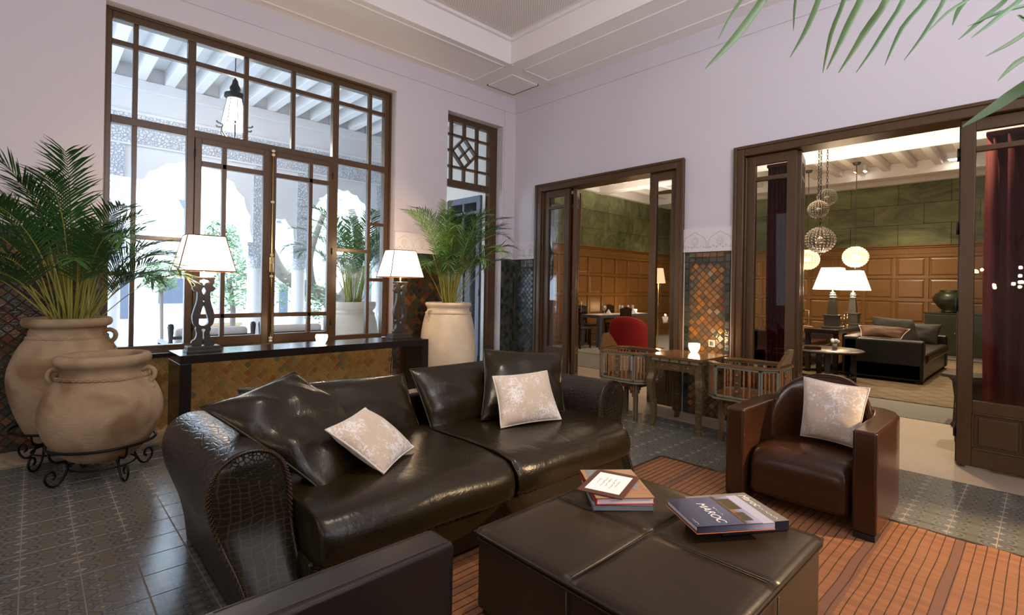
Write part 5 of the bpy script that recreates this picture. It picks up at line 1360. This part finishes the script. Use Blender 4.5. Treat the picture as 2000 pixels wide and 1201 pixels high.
for i, (x, y) in enumerate(((9.55, 7.0), (9.85, 7.2), (10.3, 7.02), (10.45, 7.2), (10.6, 7.05), (10.95, 7.15))):
    wineglass(x, y, ['wine glass nearest the left end of the dining table', 'wine glass second from the left on the dining table', 'wine glass third from the left on the dining table', 'wine glass fourth from the left on the dining table', 'wine glass fifth from the left on the dining table', 'wine glass at the right end of the dining table'][i])
for i, (x, y) in enumerate(((9.7, 6.98), (10.75, 7.0))):
    tag(obj('napkin', MB().loft([[(x+a*w, y+b*w, z) for a, b in ((-1, -1), (1, -1), (1, 1), (-1, 1))] for w, z in ((.07, .738), (.05, .76), (.004, .86))]), m['paper']), ('folded white napkin at the left place of the dining table', 'folded white napkin at the right place of the dining table')[i], 'napkin')
candle('small candle lamp glowing on the right end of the dining table', 11.2, 7.25, .738, 6)
rc = thing('tub_chair', 'bright red velvet tub chair in front of the dining table', 'chair', (8.85, 5.85, .006), .5)
n = 24; q = MB(); rings = []
for i in range(n+1):
    a = -PI*.12+PI*1.24*i/n; c, s_ = math.cos(a), math.sin(a); zt = .55+.25*math.sin(max(0, min(PI, a)))
    rings.append([(c*.42, s_*.40, .06), (c*.42, s_*.40, zt-.03), (c*.39, s_*.37, zt), (c*.34, s_*.32, zt-.03), (c*.34, s_*.32, .06)])
q.loft(rings); obj('curved_back', q, m['redfab'], rc, smooth=True, rot=(0, 0, 1.45), subsurf=1)
obj('seat_cushion', MB().lathe([(.001, .10), (.34, .10), (.36, .2), (.36, .38), (.33, .43), (.001, .44)], 24), m['redfab'], rc, smooth=True)
for k in range(4): a = k*PI/2+PI/4; obj('leg', MB().box(-.02, .02, -.02, .02, 0, .10, T(.27*math.cos(a), .27*math.sin(a))), m['blackwood'], rc)
fp = thing('floor_lamp', 'tall floor lamp with soft pink shade in the dining room, seen through the door glass', 'lamp', (10.2, 6.0, .014))
obj('base', MB().lathe([(.001, 0), (.14, 0), (.14, .015), (.02, .03), (.001, .03)], 20), m['brass'], fp, smooth=True)
obj('pole', MB().tube([(0, 0, .02), (0, 0, 1.78)], .011, 8), m['brass'], fp, smooth=True)
obj('lamp_shade', MB().lathe([(.155, 1.47), (.10, 1.80)], 24, caps=False), m['shade2'], fp, smooth=True)
l = light('lamp_light', 'POINT', (0, 0, 1.42), 14, (1, .6, .32), .05); l.parent = fp

# ============================================================ courtyard loggia
struct('floor_courtyard', boxes((-14, 16, 5.75, 8.4, -.1, .0), (-20, 30, 8.4, 40, -.12, -.01)), m['pave'])
lg = struct('ceiling_loggia', boxes((-6, 5.16, 5.75, 8.75, 4.20, 4.35)), m['white'])
x = -4.0
while x < 5.1: obj('beam', boxes((x, x+.12, 5.75, 8.35, 4.00, 4.20)), m['white'], lg, bevel=.01); x += .33
ar = struct('wall_arcade', boxes((-6, 5.16, 8.35, 8.65, 3.55, 4.2)), m['white'])
obj('moulding', boxes((-6, 5.16, 8.28, 8.35, 3.86, 4.0), (-6, 5.16, 8.31, 8.35, 3.54, 3.58), (-6, 5.16, 8.33, 8.35, 3.13, 3.16)), m['white'], ar, bevel=.015)
obj('carved_frieze', boxes((-6, 5.16, 8.33, 8.6, 3.16, 3.54)), m['carved'], ar)
def bay(x0, x1, zs, zt, y0=8.38, y1=8.6, sc=11):
    n = sc*6; c = (x0+x1)/2; R_ = (x1-x0)/2; pts = []
    for i in range(n+1):
        t = PI*i/n; s_ = abs(math.sin(i*PI/6))*.035
        rx = R_*1.0-s_*.9; rz = (zt-zs)-s_; ex = math.cos(t); ez = math.sin(t)**.8
        pts.append((c-ex*rx, zs+ez*rz))
    pts[0] = (x0, zs); pts[-1] = (x1, zs)
    poly = pts+[(x1, 3.16), (x0, 3.16)]
    obj('arch_wall', MB().prism(poly, y0, y1, axis='y'), m['white'], ar)
bay(.86, 2.44, 1.95, 3.05); bay(2.58, 3.10, 1.90, 2.38, sc=5); bay(3.26, 4.50, 1.95, 2.98); bay(-1.4, .64, 1.95, 3.0)
obj('arch_wall', boxes((-6, -1.4, 8.38, 8.6, 0, 3.16)), m['white'], ar)
for x0, x1 in ((.64, .86), (2.44, 2.58), (3.10, 3.26), (4.50, 4.74)):
    obj('carved_pilaster', boxes((x0, x1, 8.355, 8.62, 1.93, 3.16)), m['carved'], ar)
obj('arch_wall', boxes((4.74, 5.16, 8.38, 8.6, 0, 3.16)), m['white'], ar)
for k, x in enumerate((.75, 2.51, 3.18, 4.62)):
    r = thing('column', ['white round column of the arcade, leftmost in the window', 'white round column under the carved pilaster, left of the pair', 'white round column of the pair, behind the right casement', 'white round column at the right edge of the big window'][k], 'column', (x, 8.49, 0))
    obj('shaft', MB().lathe([(.13, 0), (.13, .08), (.105, .12), (.10, 1.5), (.115, 1.53), (.10, 1.56)], 24), m['white'], r, smooth=True)
    q = MB(); q.lathe([(.10, 1.56), (.12, 1.62), (.12, 1.74)], 24); q.box(-.13, .13, -.13, .13, 1.74, 1.90); q.box(-.145, .145, -.145, .145, 1.90, 1.95)
    obj('capital', q, m['carved'], r)
# hanging lantern in the loggia
ln = thing('lantern', 'large lit brass lantern hanging in the loggia behind the window', 'lantern', (1.81, 7.0, 3.12))
obj('lit_glass', MB().lathe([(.14, .12), (.15, .18), (.085, .50), (.075, .51)], 8), m['lantern'], ln)
obj('crown', MB().lathe([(.10, .50), (.125, .52), (.12, .56), (.07, .57), (.055, .60), (.065, .63), (.04, .68), (.03, .73), (.012, .75), (.008, .80)], 12), m['iron'], ln, smooth=True)
q = MB()
for k in range(8):
    a = 2*PI*k/8; q.tube([(.152*math.cos(a), .152*math.sin(a), .17), (.087*math.cos(a), .087*math.sin(a), .50)], .004, 5)
obj('ribs', q, m['iron'], ln)
for k in range(6):
    a = 2*PI*k/6+.3; c, s_ = math.cos(a), math.sin(a)
    obj('scroll_arm', MB().tube([(p.x*c, p.x*s_, p.z) for p in spline([(.02, 0, -.02), (.10, 0, .0), (.16, 0, .07), (.15, 0, .14), (.21, 0, .15), (.225, 0, .17)], 4)], .010, 6), m['steel'], ln, smooth=True)
obj('chain', MB().tube([(0, 0, .79), (0, 0, 1.07)], .006, 6), m['iron'], ln)
l = light('lantern_light', 'POINT', (0, 0, .05), 28, (1, .9, .75), .08); l.parent = ln
# terrace seats with cream cushions, backs to the window
def terrace_seat(label, x0, x1, y):
    r = thing('terrace_chair', label, 'chair', ((x0+x1)/2, y, 0), 0, 'terrace seats backed against the window')
    for x in (x0, x1-.05): obj('post', MB().lathe([(.024, 0), (.028, .3), (.022, .5), (.030, .6), (.022, .66), (.030, .78), (.034, .82), (.028, .85), (.001, .86)], 12, (x+.025, y, 0)), m['darkwood'], r, smooth=True, world=True)
    for x in (x0, x1-.05): obj('post', boxes((x, x+.05, y+.6, y+.65, 0, .6)), m['darkwood'], r, world=True)
    for z in (.50, .68): obj('rail', boxes((x0+.03, x1-.03, y-.015, y+.015, z, z+.035)), m['darkwood'], r, world=True)
    for x in (x0, x1-.05): obj('armrest', boxes((x, x+.05, y, y+.65, .60, .635)), m['darkwood'], r, world=True)
    obj('seat', boxes((x0, x1, y, y+.65, .32, .36)), m['darkwood'], r, world=True)
    obj('seat_cushion', boxes((x0+.05, x1-.05, y+.05, y+.63, .36, .46)), m['cream'], r, world=True, bevel=.03, segs=3)
    obj('back_cushion', boxes((x0+.07, x1-.07, y+.02, y+.14, .44, .80)), m['cream'], r, world=True, bevel=.045, segs=4)
terrace_seat('terrace seat with cream cushion outside the left casement', 1.10, 2.00, 6.7)
terrace_seat('terrace seat with cream cushion outside the right casement', 2.04, 2.92, 6.7)
jar('large pale clay jar with a palm out in the loggia, seen through the right panes', 3.30, 6.75, 0, [(.001, 0), (.20, .0), (.29, .2), (.345, .45), (.345, .68), (.31, .86), (.28, .94), (.275, .97), (.30, 1.0), (.315, 1.06), (.30, 1.09), (.27, 1.08), (.26, 1.0), (.30, .6), (.2, .1), (.001, .06)], 'clay2', handles=False, rope=.93, soil=(.26, 1.02))
palm('palm in the clay jar out in the loggia, seen through the right panes', (3.30, 6.75, 1.02), 1.45, 20, .7, 12, ('leaf', 'leaf2'), 14, .018, .28, .10)
# courtyard trees, planter and houses
def leafcloud(blobs, n, seed, s=.05):
    rnd = random.Random(seed); q = MB()
    for k in range(n):
        c, R_ = blobs[rnd.randrange(len(blobs))]
        d = Vector((rnd.gauss(0, 1), rnd.gauss(0, 1), rnd.gauss(0, 1))).normalized()*R_*rnd.random()**.4; p = Vector(c)+d
        a = Vector((rnd.gauss(0, 1), rnd.gauss(0, 1), rnd.gauss(0, .6))).normalized(); b = a.orthogonal().normalized(); l = s*rnd.uniform(.7, 1.4)
        q.add([p-a*l, p+b*l*.35, p+a*l, p-b*l*.35], [(0, 1, 2, 3)])
    return q
tr = thing('tree', 'old leaning tree with forked trunk in the courtyard behind the right casement', 'tree', (4.95, 11.0, 0))
obj('trunk', MB().tube(spline([(4.95, 11.0, -.02), (4.9, 10.95, .45), (4.85, 10.9, .95), (4.35, 10.9, 1.2), (3.85, 11.2, 1.55), (3.6, 11.3, 2.1), (3.3, 11.5, 2.6)], 5), [.26-.006*i for i in range(31)], 10), m['tree'], tr, smooth=True, world=True)
obj('limb', MB().tube(spline([(4.88, 10.9, .8), (5.15, 10.6, 1.35), (5.25, 10.5, 2.2), (5.1, 10.6, 3.0)], 5), [.17-.006*i for i in range(16)], 8), m['tree'], tr, smooth=True, world=True)
obj('limb', MB().tube(spline([(4.4, 10.9, 1.2), (4.2, 10.6, 1.9), (4.4, 10.4, 2.8)], 5), [.10-.005*i for i in range(11)], 8), m['tree'], tr, smooth=True, world=True)
o = obj('foliage', leafcloud([((3.7, 11.4, 1.3), .55), ((4.5, 10.9, .95), .5), ((5.3, 10.6, 2.3), .7), ((4.5, 10.6, 2.7), .6), ((5.6, 10.9, 1.5), .5)], 2600, 3), m['oleaf'], tr, world=True); o['kind'] = 'stuff'
t2 = thing('tree', 'small orange tree in the courtyard seen between lamp and left column', 'tree', (2.75, 10.6, 0))
obj('trunk', MB().tube([(2.75, 10.6, 0), (2.77, 10.6, .8), (2.7, 10.65, 1.4)], .05, 8), m['tree'], t2, smooth=True, world=True)
o = obj('foliage', leafcloud([((2.75, 10.5, 1.2), .45), ((2.8, 10.4, 1.75), .45), ((2.55, 10.6, 2.2), .3)], 1500, 5), m['oleaf'], t2, world=True); o['kind'] = 'stuff'
t3 = thing('tree', 'thin young tree in the courtyard left of the console lamp', 'tree', (1.75, 11.2, 0))
obj('trunk', MB().tube([(1.75, 11.2, 0), (1.72, 11.2, 1.5)], .03, 8), m['tree'], t3, smooth=True, world=True)
o = obj('foliage', leafcloud([((1.72, 11.2, 1.45), .32)], 450, 6), m['oleaf'], t3, world=True); o['kind'] = 'stuff'
pl = thing('planter', 'low terracotta planter box in the courtyard behind the left lamp', 'planter', (3.1, 12.6, 0))
obj('box', boxes((-.3, .3, -.2, .2, 0, .38)), m['clay'], pl, bevel=.02); obj('rim', boxes((-.33, .33, -.23, .23, .38, .46)), m['clay'], pl, bevel=.01)
hb = thing('house', 'white courtyard house with dark windows and doorway behind the arcade', 'building', (5, 20, 0))
obj('wall', boxes((-16, 26, 19.0, 19.3, -.1, 5.6)), m['white'], hb, world=True)
obj('roof_edge', boxes((-16, 26, 18.8, 19.4, 5.6, 5.9)), m['white'], hb, world=True, bevel=.03)
for x, z0, z1, w in ((3.1, 3.5, 3.95, 1.0), (6.8, 3.5, 3.95, 1.0), (11.0, 3.5, 3.95, 1.0), (-1.4, 3.5, 3.95, 1.0)):
    f = obj('window', boxes((x-w/2-.08, x+w/2+.08, 18.95, 19.02, z0-.08, z1+.08)), m['friezeflat'], hb, world=True)
    o = obj('shutter', boxes((x-w/2, x-.03, 18.93, 18.96, z0, z1), (x+.03, x+w/2, 18.93, 18.96, z0, z1)), m['bluedoor'], None); o.parent = f; o.location = (-5, -20, 0)
for x, z0, z1, w in ((3.35, .65, 1.45, 1.0), (2.0, .2, 1.5, .3), (6.6, .3, 1.3, .3), (9.6, 0, 2.1, 1.0)):
    obj('opening', boxes((x-w/2, x+w/2, 18.96, 19.02, z0, z1)), m['teal'], hb, world=True)
